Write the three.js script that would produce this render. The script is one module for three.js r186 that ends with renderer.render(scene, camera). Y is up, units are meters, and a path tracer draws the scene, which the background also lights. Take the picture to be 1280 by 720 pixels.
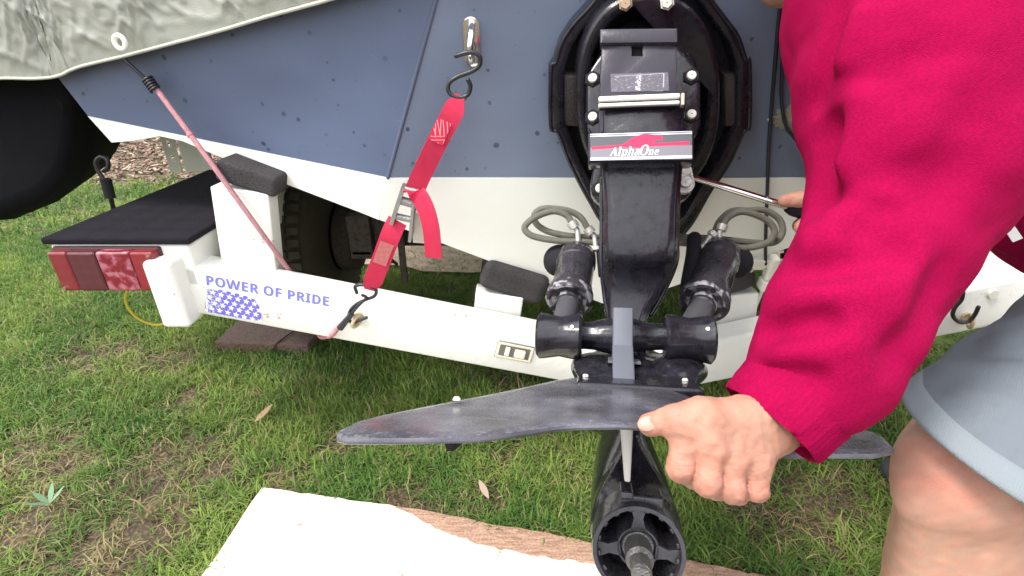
import * as THREE from 'three';
import { mergeGeometries, mergeVertices, toCreasedNormals } from 'three/addons/utils/BufferGeometryUtils.js';
import { RoundedBoxGeometry } from 'three/addons/geometries/RoundedBoxGeometry.js';
import { TextGeometry } from 'three/addons/geometries/TextGeometry.js';
import { FontLoader } from 'three/addons/loaders/FontLoader.js';
import { createNoise2D, createNoise3D } from 'simplex-noise';

// ---------- camera, sky, sun, exposure ----------
const scene = new THREE.Scene();
const FOCAL = 620, PITCH = 26 * Math.PI / 180, EYE = new THREE.Vector3(-0.272, 1.05, 1.075);
const camera = new THREE.PerspectiveCamera(2 * Math.atan(360 / FOCAL) * 180 / Math.PI, 16 / 9, 0.02, 600);
camera.position.copy(EYE); camera.rotation.set(-PITCH, 0, 0);
scene.add(camera);
const renderer = new THREE.WebGLRenderer({ antialias: true });
renderer.toneMapping = THREE.LinearToneMapping;
renderer.toneMappingExposure = 2.85;
renderer.shadowMap.enabled = true;
const rand = (() => { let s = 20210622; return () => { s = (s + 0x6d2b79f5) | 0; let t = Math.imul(s ^ (s >>> 15), 1 | s); t = (t + Math.imul(t ^ (t >>> 7), 61 | t)) ^ t; return ((t ^ (t >>> 14)) >>> 0) / 4294967296; }; })();
const n2 = createNoise2D(rand), n3 = createNoise3D(rand);
const SUN = new THREE.Vector3(-0.55, 0.95, 0.25).normalize();
{
  const W = 256, H = 128, a = new Float32Array(W * H * 4);
  for (let j = 0; j < H; j++) for (let i = 0; i < W; i++) {
    const el = ((j + 0.5) / H - 0.5) * Math.PI, az = ((i + 0.5) / W - 0.5) * 2 * Math.PI;
    const x = Math.cos(az) * Math.cos(el), y = Math.sin(el), z = Math.sin(az) * Math.cos(el);
    const c = n3(x * 2.2, y * 3.5, z * 2.2) * 0.5 + n3(x * 5, y * 9, z * 5) * 0.25;
    const glow = Math.pow(Math.max(0, x * SUN.x + y * SUN.y + z * SUN.z), 6);
    const l = y > -0.02 ? 0.72 + 0.22 * Math.max(y, 0) + 0.1 * c + 0.5 * glow : 0.22;
    a.set([l * 0.97, l, l * 1.05, 1], (j * W + i) * 4);
  }
  const t = new THREE.DataTexture(a, W, H, THREE.RGBAFormat, THREE.FloatType);
  t.mapping = THREE.EquirectangularReflectionMapping; t.magFilter = THREE.LinearFilter; t.minFilter = THREE.LinearFilter; t.needsUpdate = true;
  scene.background = t; scene.environment = t;
}
const sun = new THREE.DirectionalLight(new THREE.Color(1, 0.95, 0.87), 1.4);
sun.position.copy(SUN).multiplyScalar(12); sun.castShadow = true; sun.shadow.radius = 24;
sun.shadow.mapSize.set(2048, 2048);
Object.assign(sun.shadow.camera, { left: -4, right: 4, top: 4, bottom: -4, near: 1, far: 30 });
scene.add(sun, sun.target);

// ---------- small maths ----------
const V = (x, y, z) => new THREE.Vector3(x, y, z);
const v3 = (a) => (a.isVector3 ? a : V(...a));
const rayOf = (px, py) => { const a = (px - 640) / FOCAL, b = (360 - py) / FOCAL; return V(a, b * Math.cos(PITCH) - Math.sin(PITCH), -(Math.cos(PITCH) + b * Math.sin(PITCH))); };
const atDepth = (px, py, d) => rayOf(px, py).multiplyScalar(d).add(EYE);                       // a point at a known distance
const atZ = (px, py, z) => { const r = rayOf(px, py); return r.multiplyScalar((z - EYE.z) / r.z).add(EYE); };
const atGround = (px, py, y = 0) => { const r = rayOf(px, py); return r.multiplyScalar((y - EYE.y) / r.y).add(EYE); };
const onPlane = (px, py, p, n) => { const r = rayOf(px, py); return r.clone().multiplyScalar(p.clone().sub(EYE).dot(n) / r.dot(n)).add(EYE); };
const inFrame = (m) => { const inv = m.clone().invert(); return (px, py, z) => { const o = EYE.clone().applyMatrix4(inv), r = rayOf(px, py).transformDirection(inv); return r.multiplyScalar((z - o.z) / r.z).add(o); }; };
const smooth = (a, b, x) => { const t = Math.min(1, Math.max(0, (x - a) / (b - a))); return t * t * (3 - 2 * t); };
const lerp = (a, b, t) => a + (b - a) * t;
const fbm = (x, y, o = 4) => { let s = 0, a = 0.5, f = 1; for (let i = 0; i < o; i++) { s += a * n2(x * f, y * f); a *= 0.5; f *= 2.03; } return s; };

// ---------- textures and materials ----------
function canvasTex(w, h, draw, srgb = true) {
  const c = document.createElement('canvas'); c.width = w; c.height = h; draw(c.getContext('2d'), w, h);
  const t = new THREE.CanvasTexture(c); if (srgb) t.colorSpace = THREE.SRGBColorSpace; t.magFilter = THREE.LinearFilter; t.wrapS = t.wrapT = THREE.RepeatWrapping; return t;
}
function dataTex(n, fn, srgb = false) {            // fn(u, v) -> [r, g, b] 0..1
  const a = new Uint8Array(n * n * 4);
  for (let j = 0; j < n; j++) for (let i = 0; i < n; i++) { const c = fn(i / n, j / n); for (let k = 0; k < 3; k++) a[(j * n + i) * 4 + k] = Math.max(0, Math.min(255, c[k] * 255)); a[(j * n + i) * 4 + 3] = 255; }
  const t = new THREE.DataTexture(a, n, n); t.wrapS = t.wrapT = THREE.RepeatWrapping; t.magFilter = THREE.LinearFilter; t.minFilter = THREE.LinearMipmapLinearFilter; if (srgb) t.colorSpace = THREE.SRGBColorSpace; t.needsUpdate = true; return t;
}
const tile = (fn) => (u, v) => { const a = fn(u, v), b = fn(u - 1, v), c = fn(u, v - 1), d = fn(u - 1, v - 1), mix = (p, q, t) => p + (q - p) * t; return mix(mix(a, b, u), mix(c, d, u), v); };
const rep = (t, s) => { const c = t.clone(); c.repeat.set(s, s); c.needsUpdate = true; return c; };
const grime = dataTex(512, (() => { const f = tile((u, v) => fbm(u * 5, v * 5, 6)); return (u, v) => { const g = 0.55 + 0.75 * f(u, v); return [g, g, g]; }; })());
const fine = dataTex(256, (() => { const f = tile((u, v) => fbm(u * 40 + 7, v * 40, 3)); return (u, v) => { const g = 0.5 + 0.8 * f(u, v); return [g, g, g]; }; })());
const scuff = dataTex(512, (() => { const f = tile((u, v) => fbm(u * 9, v * 9, 5)), h = tile((u, v) => fbm(u * 70, v * 9 + 3, 3)); return (u, v) => { const s = smooth(0.12, 0.4, f(u, v) * 0.7 + h(u, v) * 0.6); const g = 0.32 + 0.5 * s; return [g, g, g]; }; })());
function colourTex(n, base, vary, sc, seed) {       // a mottled colour, base in linear values
  const c = new THREE.Color(); const f = tile((u, v) => fbm(u * sc + seed, v * sc, 6));
  return dataTex(n, (u, v) => { const k = f(u, v), m = 1 + vary * k; c.setRGB(Math.max(0, base[0] * m), Math.max(0, base[1] * m), Math.max(0, base[2] * m)); c.convertLinearToSRGB(); return [c.r, c.g, c.b]; }, true);
}
const paintTex = dataTex(1024, (() => { const c = new THREE.Color(), f = tile((u, v) => fbm(u * 5 + 2, v * 5, 5)), h = tile((u, v) => fbm(u * 24, v * 24 + 6, 4)), k = tile((u, v) => fbm(u * 60 + 9, v * 60, 2)); return (u, v) => { const a = f(u, v), b = h(u, v), sp = k(u, v), rust = smooth(0.45, 0.6, b * 0.7 + a * 0.7) * 0.7, dirt = smooth(0.2, 0.75, a * 0.9 + sp * 0.25) * 0.3, g = 0.96 + 0.05 * a; c.setRGB(lerp(g, 0.36, rust) * (1 - dirt * 0.5), lerp(g * 0.995, 0.19, rust) * (1 - dirt * 0.55), lerp(g * 0.97, 0.1, rust) * (1 - dirt * 0.65)); c.convertLinearToSRGB(); return [c.r, c.g, c.b]; }; })(), true);
const mat = (c, rough, o = {}) => new THREE.MeshStandardMaterial({ color: new THREE.Color().setRGB(...c), roughness: rough, ...o });
const phys = (c, rough, o = {}) => new THREE.MeshPhysicalMaterial({ color: new THREE.Color().setRGB(...c), roughness: rough, ...o });
const M = {
  black: phys([0.016, 0.0145, 0.02], 0.58, { specularIntensity: 0.6, map: rep(colourTex(512, [1, 1, 1], 1.2, 8, 33), 4), roughnessMap: rep(scuff, 4), bumpMap: rep(grime, 6), bumpScale: 0.0008, clearcoat: 0.28, clearcoatRoughness: 0.2 }),
  cap: phys([0.042, 0.038, 0.05], 0.62, { specularIntensity: 0.5, roughnessMap: rep(scuff, 5), bumpMap: rep(fine, 20), bumpScale: 0.00012 }),
  blackRough: phys([0.014, 0.0125, 0.016], 0.8, { specularIntensity: 0.5, bumpMap: rep(grime, 9), bumpScale: 0.0012 }),
  worn: mat([0.04, 0.037, 0.043], 0.6, { map: rep(colourTex(256, [1, 1, 1], 1.1, 9, 3), 5), roughnessMap: rep(scuff, 6) }),
  bar: mat([0.1, 0.105, 0.13], 0.55, { bumpMap: rep(fine, 12), bumpScale: 0.0002 }),
  steel: mat([0.62, 0.6, 0.56], 0.32, { metalness: 0.9, roughnessMap: rep(scuff, 8) }),
  zinc: mat([0.55, 0.53, 0.5], 0.5, { metalness: 0.6, bumpMap: rep(grime, 30), bumpScale: 0.0006 }),
  boltPaint: mat([0.78, 0.76, 0.7], 0.5, { map: rep(colourTex(128, [0.95, 0.93, 0.88], 0.35, 8, 9), 30) }),
  chrome: mat([0.9, 0.88, 0.84], 0.18, { metalness: 1 }),
  white: phys([0.8, 0.8, 0.77], 0.42, { map: rep(paintTex, 2.2), bumpMap: rep(grime, 6), bumpScale: 0.0006 }),
  gelWhite: phys([0.87, 0.88, 0.84], 0.28, { map: rep(colourTex(512, [0.98, 0.98, 0.96], 0.07, 5, 31), 1.3) }),
  carpet: phys([0.022, 0.02, 0.026], 0.98, { specularIntensity: 0.2, bumpMap: rep(fine, 14), bumpScale: 0.0035, map: rep(colourTex(256, [1, 1, 1], 0.8, 30, 2), 4) }),
  carpetGrey: phys([0.085, 0.077, 0.08], 0.98, { specularIntensity: 0.2, bumpMap: rep(fine, 14), bumpScale: 0.004, map: rep(colourTex(256, [1, 1, 1], 0.9, 26, 5), 5) }),
  rubber: mat([0.045, 0.04, 0.03], 0.9, { map: rep(colourTex(256, [1.1, 1.0, 0.85], 0.7, 6, 4), 3) }),
  rust: mat([0.045, 0.035, 0.03], 0.85, { map: rep(colourTex(256, [1, 0.9, 0.8], 1.2, 8, 14), 5), bumpMap: rep(grime, 10), bumpScale: 0.002 }),
  foil: phys([0.085, 0.083, 0.094], 0.66, { specularIntensity: 0.6, map: rep(colourTex(512, [1, 1, 1.02], 0.75, 4, 17), 2.2), roughnessMap: rep(scuff, 5), bumpMap: rep(fine, 9), bumpScale: 0.00012 }),
  hose: mat([0.17, 0.16, 0.13], 0.5, { bumpMap: rep(fine, 60), bumpScale: 0.001 }),
  web: mat([0.62, 0.018, 0.075], 0.7, { bumpMap: rep(fine, 40), bumpScale: 0.0008 }),
  hook: mat([0.02, 0.02, 0.023], 0.35, { bumpMap: rep(grime, 40), bumpScale: 0.0003 }),
  anode: mat([0.55, 0.53, 0.5], 0.6),
  plastic: mat([0.75, 0.74, 0.66], 0.45),
  wood: mat([0.12, 0.075, 0.06], 0.9, { map: rep(colourTex(256, [1, 0.95, 0.9], 0.8, 10, 6), 4), bumpMap: rep(grime, 12), bumpScale: 0.003 }),
  tarp: phys([0.285, 0.292, 0.255], 0.36, { map: rep(colourTex(512, [1, 1, 0.97], 0.28, 6, 40), 1.5), bumpMap: rep(fine, 10), bumpScale: 0.0012, side: THREE.DoubleSide, sheen: 0.2 }),
  cover: phys([0.004, 0.004, 0.006], 0.8, { specularIntensity: 0.3, side: THREE.DoubleSide, bumpMap: rep(fine, 16), bumpScale: 0.001 }),
  coverHem: mat([0.05, 0.05, 0.056], 0.8, { side: THREE.DoubleSide }),
};

// ---------- geometry helpers ----------
function boxUV(g) {                                  // uv in metres from the face direction
  const o = g.index ? g.toNonIndexed() : g, p = o.attributes.position, uv = new Float32Array(p.count * 2), a = V(), b = V(), c = V();
  for (let i = 0; i < p.count; i += 3) {
    a.fromBufferAttribute(p, i); b.fromBufferAttribute(p, i + 1); c.fromBufferAttribute(p, i + 2);
    const n = b.clone().sub(a).cross(c.clone().sub(a)), ax = Math.abs(n.x), ay = Math.abs(n.y), az = Math.abs(n.z);
    [a, b, c].forEach((q, k) => { uv[(i + k) * 2] = ax > ay && ax > az ? q.z : q.x; uv[(i + k) * 2 + 1] = ay >= ax && ay >= az ? q.z : q.y; });
  }
  o.setAttribute('uv', new THREE.BufferAttribute(uv, 2)); return o;
}
let tinted = false;
function clean(g) { const o = g.index ? g.toNonIndexed() : g; for (const k of Object.keys(o.attributes)) if (!['position', 'normal', 'uv', ...(tinted ? ['color'] : [])].includes(k)) o.deleteAttribute(k); if (!o.attributes.uv) boxUV(o); return o; }
const merge = (...g) => mergeGeometries(g.flat().map(clean));
const box = (w, h, d, r = 0.004) => boxUV(new RoundedBoxGeometry(w, h, d, 2, Math.min(r, w / 2.01, h / 2.01, d / 2.01)));
const put = (g, x, y, z, rx = 0, ry = 0, rz = 0) => { g.applyMatrix4(new THREE.Matrix4().compose(V(x, y, z), new THREE.Quaternion().setFromEuler(new THREE.Euler(rx, ry, rz)), V(1, 1, 1))); return g; };
function tube(pts, r, seg = 48, rs = 10, closed = false, taut = 0.5) {
  const c = new THREE.CatmullRomCurve3(pts.map(v3), closed, 'catmullrom', taut), g = new THREE.TubeGeometry(c, seg, r, rs, closed);
  if (closed) return boxUV(g);
  const ends = [0, 1].map((t) => { const s = new THREE.SphereGeometry(r, rs, 6); const q = c.getPoint(t); s.translate(q.x, q.y, q.z); return s; });
  return boxUV(merge(g, ends));
}
function rod(a, b, ra, rb = ra, n = 24) {            // a capped cylinder from a to b
  a = v3(a); b = v3(b); const d = b.clone().sub(a), g = new THREE.CylinderGeometry(rb, ra, d.length(), n);
  g.applyQuaternion(new THREE.Quaternion().setFromUnitVectors(V(0, 1, 0), d.clone().normalize())); const m = a.clone().add(b).multiplyScalar(0.5); g.translate(m.x, m.y, m.z); return boxUV(g);
}
function turned(profile, a, b, n = 40) {             // a lathe whose axis runs from a towards b; profile: [radius, distance from a]
  a = v3(a); b = v3(b); const g = new THREE.LatheGeometry(profile.map((p) => new THREE.Vector2(Math.max(p[0], 1e-4), p[1])), n);
  g.applyQuaternion(new THREE.Quaternion().setFromUnitVectors(V(0, 1, 0), b.clone().sub(a).normalize())); g.translate(a.x, a.y, a.z); return boxUV(toCreasedNormals(g, 0.6));
}
function loft(rings, caps = true, crease = 0.7) {
  const n = rings[0].length, pos = [], idx = [];
  rings.forEach((r) => r.forEach((p) => pos.push(p.x, p.y, p.z)));
  for (let i = 0; i < rings.length - 1; i++) for (let j = 0; j < n; j++) { const a = i * n + j, b = i * n + (j + 1) % n; idx.push(a, b, a + n, b, b + n, a + n); }
  if (caps) for (const e of [0, rings.length - 1]) { const c = rings[e].reduce((s, p) => s.add(p), V(0, 0, 0)).multiplyScalar(1 / n), k = pos.length / 3; pos.push(c.x, c.y, c.z); for (let j = 0; j < n; j++) { const a = e * n + j, b = e * n + (j + 1) % n; e ? idx.push(a, b, k) : idx.push(b, a, k); } }
  const g = new THREE.BufferGeometry(); g.setAttribute('position', new THREE.Float32BufferAttribute(pos, 3)); g.setIndex(idx);
  return boxUV(toCreasedNormals(g, crease));
}
const roundRect = (hw, z0, z1, r, y, cx = 0, per = 6) => {
  const out = [], corners = [[cx + hw - r, z1 - r, 0], [cx - hw + r, z1 - r, 1], [cx - hw + r, z0 + r, 2], [cx + hw - r, z0 + r, 3]];
  for (const [x, z, q] of corners) for (let k = 0; k <= per; k++) { const t = (q + k / per) * Math.PI / 2; out.push(V(x + r * Math.cos(t), y, z + r * Math.sin(t))); }
  return out;
};
function prism(pts, depth, bevel = 0.003, holes = [], seg = 2) {   // an outline in the xy plane, thickened towards +z
  const s = new THREE.Shape(pts.map((p) => new THREE.Vector2(p[0] ?? p.x, p[1] ?? p.y)));
  for (const h of holes) s.holes.push(new THREE.Path(h.map((p) => new THREE.Vector2(p[0] ?? p.x, p[1] ?? p.y))));
  const g = new THREE.ExtrudeGeometry(s, { depth: depth - 2 * bevel, bevelEnabled: bevel > 0, bevelThickness: bevel, bevelSize: bevel, bevelOffset: -bevel, bevelSegments: seg, curveSegments: 12 });
  g.translate(0, 0, bevel); return boxUV(toCreasedNormals(g, 0.5));
}
const spline2 = (pts, n = 60) => new THREE.CatmullRomCurve3(pts.map((p) => V(p[0], p[1], 0)), true, 'catmullrom', 0.35).getPoints(n).slice(0, n).map((p) => [p.x, p.y]);
function ribbon(pts, width, thick, across, n = 40) { // webbing: a strip that follows pts, `across` is its width direction or a function of t
  const c = new THREE.CatmullRomCurve3(pts.map(v3)), rings = [];
  for (let i = 0; i <= n; i++) {
    const t = i / n, p = c.getPoint(t), tg = c.getTangent(t), w0 = v3(typeof across === 'function' ? across(t) : across), nn = tg.clone().cross(w0).normalize(), w = nn.clone().cross(tg).normalize();
    const hw = (typeof width === 'function' ? width(t) : width) / 2;
    rings.push([[1, 1], [-1, 1], [-1, -1], [1, -1]].map(([a, b]) => p.clone().addScaledVector(w, a * hw).addScaledVector(nn, b * thick / 2)));
  }
  return loft(rings, true, 0.6);
}
// distance fields and their mesh (surface nets)
const capsule = (a, b, ra, rb) => {
  a = v3(a); b = v3(b); const ax = a.x, ay = a.y, az = a.z, dx = b.x - ax, dy = b.y - ay, dz = b.z - az, l2 = dx * dx + dy * dy + dz * dz || 1e-9;
  return (x, y, z) => { const px = x - ax, py = y - ay, pz = z - az, t = Math.min(1, Math.max(0, (px * dx + py * dy + pz * dz) / l2)), ex = px - t * dx, ey = py - t * dy, ez = pz - t * dz; return Math.sqrt(ex * ex + ey * ey + ez * ez) - (ra + (rb - ra) * t); };
};
const ellipsoid = (c, r, q) => { c = v3(c); const inv = q ? q.clone().invert() : null, p = V(), m = Math.min(...r); return (x, y, z) => { p.set(x - c.x, y - c.y, z - c.z); if (inv) p.applyQuaternion(inv); const k = Math.hypot(p.x / r[0], p.y / r[1], p.z / r[2]), g = Math.hypot(p.x / r[0] ** 2, p.y / r[1] ** 2, p.z / r[2] ** 2); return g < 1e-6 ? -m : k * (k - 1) / g; }; };
const smin = (a, b, k) => { const h = Math.max(k - Math.abs(a - b), 0) / k; return Math.min(a, b) - h * h * k / 4; };
const blend = (list, k) => (x, y, z) => { let d = list[0](x, y, z); for (let i = 1; i < list.length; i++) d = smin(d, list[i](x, y, z), k); return d; };
const chain = (pts, rs, k = 0.02) => blend(pts.slice(1).map((p, i) => capsule(pts[i], p, rs[i], rs[i + 1])), k);
function netMesh(f, lo, hi, cell) {
  const nx = Math.ceil((hi[0] - lo[0]) / cell) + 1, ny = Math.ceil((hi[1] - lo[1]) / cell) + 1, nz = Math.ceil((hi[2] - lo[2]) / cell) + 1;
  const F = new Float32Array(nx * ny * nz), id = (i, j, k) => (k * ny + j) * nx + i, S = 4;
  // coarse pass: a block far from the surface keeps its centre value
  for (let k = 0; k < nz; k += S) for (let j = 0; j < ny; j += S) for (let i = 0; i < nx; i += S) {
    const c = f(lo[0] + (i + 1.5) * cell, lo[1] + (j + 1.5) * cell, lo[2] + (k + 1.5) * cell), far = Math.abs(c) > cell * S * 2.2;
    for (let c3 = k; c3 < Math.min(k + S, nz); c3++) for (let b = j; b < Math.min(j + S, ny); b++) for (let a = i; a < Math.min(i + S, nx); a++) F[id(a, b, c3)] = far ? c : f(lo[0] + a * cell, lo[1] + b * cell, lo[2] + c3 * cell);
  }
  const vid = new Int32Array(nx * ny * nz).fill(-1), pos = [], nor = [], idx = [], e = cell * 0.35;
  for (let k = 0; k < nz - 1; k++) for (let j = 0; j < ny - 1; j++) for (let i = 0; i < nx - 1; i++) {
    let sx = 0, sy = 0, sz = 0, n = 0, m = 0; const v = [];
    for (let c = 0; c < 8; c++) { v[c] = F[id(i + (c & 1), j + (c >> 1 & 1), k + (c >> 2))]; if (v[c] < 0) m |= 1 << c; }
    if (m === 0 || m === 255) continue;
    for (let c = 0; c < 8; c++) for (const b of [1, 2, 4]) if (!(c & b)) { const d = c | b; if ((v[c] < 0) !== (v[d] < 0)) { const t = v[c] / (v[c] - v[d]); sx += (c & 1) + (b === 1 ? t : 0); sy += (c >> 1 & 1) + (b === 2 ? t : 0); sz += (c >> 2) + (b === 4 ? t : 0); n++; } }
    const x = lo[0] + (i + sx / n) * cell, y = lo[1] + (j + sy / n) * cell, z = lo[2] + (k + sz / n) * cell;
    vid[id(i, j, k)] = pos.length / 3; pos.push(x, y, z);
    const g = V(f(x + e, y, z) - f(x - e, y, z), f(x, y + e, z) - f(x, y - e, z), f(x, y, z + e) - f(x, y, z - e)).normalize(); nor.push(g.x, g.y, g.z);
  }
  const quad = (a, b, c, d, flip) => { if (a < 0 || b < 0 || c < 0 || d < 0) return; flip ? idx.push(a, b, c, a, c, d) : idx.push(a, c, b, a, d, c); };
  for (let k = 1; k < nz - 1; k++) for (let j = 1; j < ny - 1; j++) for (let i = 1; i < nx - 1; i++) {
    const s = F[id(i, j, k)] < 0;
    if (s !== F[id(i + 1, j, k)] < 0) quad(vid[id(i, j, k)], vid[id(i, j - 1, k)], vid[id(i, j - 1, k - 1)], vid[id(i, j, k - 1)], s);
    if (s !== F[id(i, j + 1, k)] < 0) quad(vid[id(i, j, k)], vid[id(i, j, k - 1)], vid[id(i - 1, j, k - 1)], vid[id(i - 1, j, k)], s);
    if (s !== F[id(i, j, k + 1)] < 0) quad(vid[id(i, j, k)], vid[id(i - 1, j, k)], vid[id(i - 1, j - 1, k)], vid[id(i, j - 1, k)], s);
  }
  const g = new THREE.BufferGeometry(); g.setAttribute('position', new THREE.Float32BufferAttribute(pos, 3)); g.setAttribute('normal', new THREE.Float32BufferAttribute(nor, 3)); g.setIndex(idx);
  return boxUV(g);
}

// ---------- scene graph helpers ----------
const taken = new Map(), things = [];
const numbered = (n) => { const k = taken.get(n) ?? 0; taken.set(n, k + 1); return k ? `${n}_${String(k).padStart(3, '0')}` : n; };
function thing(name, label, category, group) { const o = new THREE.Group(); o.name = numbered(name); o.userData = { label, category }; if (group) o.userData.group = group; scene.add(o); things.push(o); return o; }
function part(parent, name, g, m, label) { const o = new THREE.Mesh(g, m); o.name = name; o.castShadow = o.receiveShadow = true; if (label) o.userData.label = label; parent.add(o); return o; }
function solo(name, g, m, label, category, group) { const o = part(scene, numbered(name), g, m); o.userData = { label, category }; if (group) o.userData.group = group; things.push(o); return o; }
function setting(name, g, m, label, kind = 'structure') { const o = part(scene, numbered(name), g, m); o.userData = { kind, label }; return o; }
function settle() {                                   // put every thing's origin at its base
  for (const o of things) {
    const b = new THREE.Box3().setFromObject(o), c = V((b.min.x + b.max.x) / 2, b.min.y, (b.min.z + b.max.z) / 2);
    if (o.isMesh) { o.geometry.translate(-c.x, -c.y, -c.z); o.position.add(c); } else { for (const k of o.children) k.position.sub(c); o.position.add(c); }
  }
}

// ---------- lawn ----------
const bare = [[215, 450, 0.1], [120, 445, 0.12], [210, 590, 0.13], [250, 600, 0.1], [160, 665, 0.16], [80, 580, 0.1], [40, 660, 0.12], [230, 500, 0.07], [640, 480, 0.08], [610, 625, 0.06], [500, 640, 0.08], [420, 560, 0.06], [1160, 600, 0.1], [980, 640, 0.12], [1050, 620, 0.08], [350, 600, 0.06], [20, 570, 0.12], [215, 575, 0.1]].map(([x, y, r]) => [atGround(x, y), r]);
const bareness = (x, z) => { let b = smooth(0.36, 0.62, fbm(x * 2.1 + 3, z * 2.1, 4)); for (const [p, r] of bare) { const d = Math.hypot((x - p.x), (z - p.z)) / (r * 1.7) + 0.35 * n2(x * 14, z * 14); b = Math.max(b, 1 - smooth(0.45, 1, d)); } return b; };
{
  const soil = dataTex(1024, (() => { const c = new THREE.Color(), f = tile((u, v) => fbm(u * 8, v * 8, 7)), h = tile((u, v) => fbm(u * 60, v * 60, 3)); return (u, v) => { const a = f(u, v), b = h(u, v), s = smooth(-0.1, 0.35, b + a * 0.4); c.setRGB(lerp(0.055, 0.17, s), lerp(0.042, 0.125, s), lerp(0.024, 0.06, s)); c.convertLinearToSRGB(); return [c.r, c.g, c.b]; }; })(), true);
  const g = new THREE.CircleGeometry(300, 96); g.rotateX(-Math.PI / 2); const p = g.attributes.position, uv = g.attributes.uv; for (let i = 0; i < p.count; i++) uv.setXY(i, p.getX(i) / 0.9, p.getZ(i) / 0.9);
  setting('ground', g, mat([1, 1, 1], 0.97, { map: soil, bumpMap: soil, bumpScale: 0.008 }), 'brown soil and thatch under the lawn');
}
function tuft(n, len, wid, lie) {
  const pos = [], idx = [], nor = [];
  for (let i = 0; i < n; i++) {
    const a = rand() * 6.283, l = len * (0.45 + 0.75 * rand()), w = wid * (0.6 + 0.7 * rand()), bx = (rand() - 0.5) * len * 0.9, bz = (rand() - 0.5) * len * 0.9, tilt = lie * (0.35 + rand() * 0.9), cx = Math.cos(a), cz = Math.sin(a), k0 = pos.length / 3;
    for (let s = 0; s <= 3; s++) { const t = s / 3, ang = tilt * t * 1.35, r = l * t * Math.sin(ang * 0.75 + tilt * 0.25), y = l * t * Math.cos(ang * 0.75 + tilt * 0.25), hw = w * 0.5 * (s === 3 ? 0.12 : 1 - t * 0.35), tw = a + t * 0.8; for (const e of [-1, 1]) { pos.push(bx + cx * r - Math.sin(tw) * hw * e, Math.max(0.001, y), bz + cz * r + Math.cos(tw) * hw * e); nor.push(-cx * 0.3, 0.95, -cz * 0.3); } }
    for (let s = 0; s < 3; s++) { const q = k0 + s * 2; idx.push(q, q + 1, q + 2, q + 1, q + 3, q + 2); }
  }
  const g = new THREE.BufferGeometry(); g.setAttribute('position', new THREE.Float32BufferAttribute(pos, 3)); g.setIndex(idx); g.computeVertexNormals(); return g;
}
const boardEdge = [[330, 617], [500, 640], [735, 684], [900, 716], [1010, 740]].map((q) => atGround(...q));
const onBoard = (x, z) => { if (x < -0.93 || x > 0.35) return false; for (let i = 0; i < boardEdge.length - 1; i++) { const a = boardEdge[i], b = boardEdge[i + 1]; if (x >= a.x && x <= b.x) return z > lerp(a.z, b.z, (x - a.x) / (b.x - a.x)) - 0.004; } return false; };
function lawn(n, x0, x1, z0, z1, len, wid, blades, lie, tone, keep, name, label) {
  const c = new THREE.Color(), gm = new THREE.MeshPhysicalMaterial({ color: 0xffffff, roughness: 0.8, specularIntensity: 0.45, side: THREE.DoubleSide, transmission: 0.3, thickness: 0 });
  const spots = [];
  for (let i = 0; i < n; i++) { const x = lerp(x0, x1, rand()), z = lerp(z0, z1, rand()); if (keep(x, z)) spots.push([x, z]); }
  const o = new THREE.InstancedMesh(tuft(blades, len, wid, lie), gm, spots.length), m = new THREE.Matrix4(), q = new THREE.Quaternion();
  spots.forEach(([x, z], i) => { q.setFromEuler(new THREE.Euler((rand() - 0.5) * 0.3, rand() * 6.283, (rand() - 0.5) * 0.3)); const s = 0.6 + rand() * 0.7; m.compose(V(x, 0, z), q, V(s, s * (0.7 + 0.5 * rand()), s)); o.setMatrixAt(i, m); const col = tone(x, z, rand()); c.setRGB(...col); o.setColorAt(i, c); });
  o.name = name; o.userData = { kind: 'stuff', label }; o.castShadow = o.receiveShadow = true; scene.add(o); return o;
}
const green = (x, z, r) => { const p = fbm(x * 1.6 + 20, z * 1.6, 3), q = fbm(x * 6, z * 6 + 9, 2); const y = smooth(-0.5, 0.6, p + q * 0.6 + (r - 0.5) * 0.7); return r > 0.93 ? [0.32, 0.27, 0.13] : [lerp(0.085, 0.215, y), lerp(0.17, 0.295, y), lerp(0.028, 0.058, y)]; };
const clear = (x, z) => !onBoard(x, z);
lawn(74000, -3.8, 2.2, -1.75, 0.6, 0.045, 0.0031, 12, 1.2, green, (x, z) => clear(x, z) && rand() > bareness(x, z) * 0.93, 'grass', 'short green grass of the lawn around the trailer');
lawn(30000, -8, 5, -7, -1.7, 0.07, 0.006, 12, 1.05, green, (x, z) => !(z < -3.15 + 0.3 * n2(x, z) && x > -6 && z > -6) && rand() > bareness(x, z) * 0.6, 'grass_beyond', 'bright grass farther off beyond the trailer');
lawn(9000, -2.6, 1.5, -1.7, 0.6, 0.055, 0.0026, 5, 1.75, (x, z, r) => (r > 0.45 ? [0.3 * (0.6 + r * 0.5), 0.23 * (0.6 + r * 0.5), 0.12 * (0.6 + r * 0.5)] : [0.12, 0.085, 0.05]), (x, z) => clear(x, z) && rand() < 0.12 + bareness(x, z) * 0.9, 'dry_grass', 'dry straw coloured stems lying on bare patches of the lawn');
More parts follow.
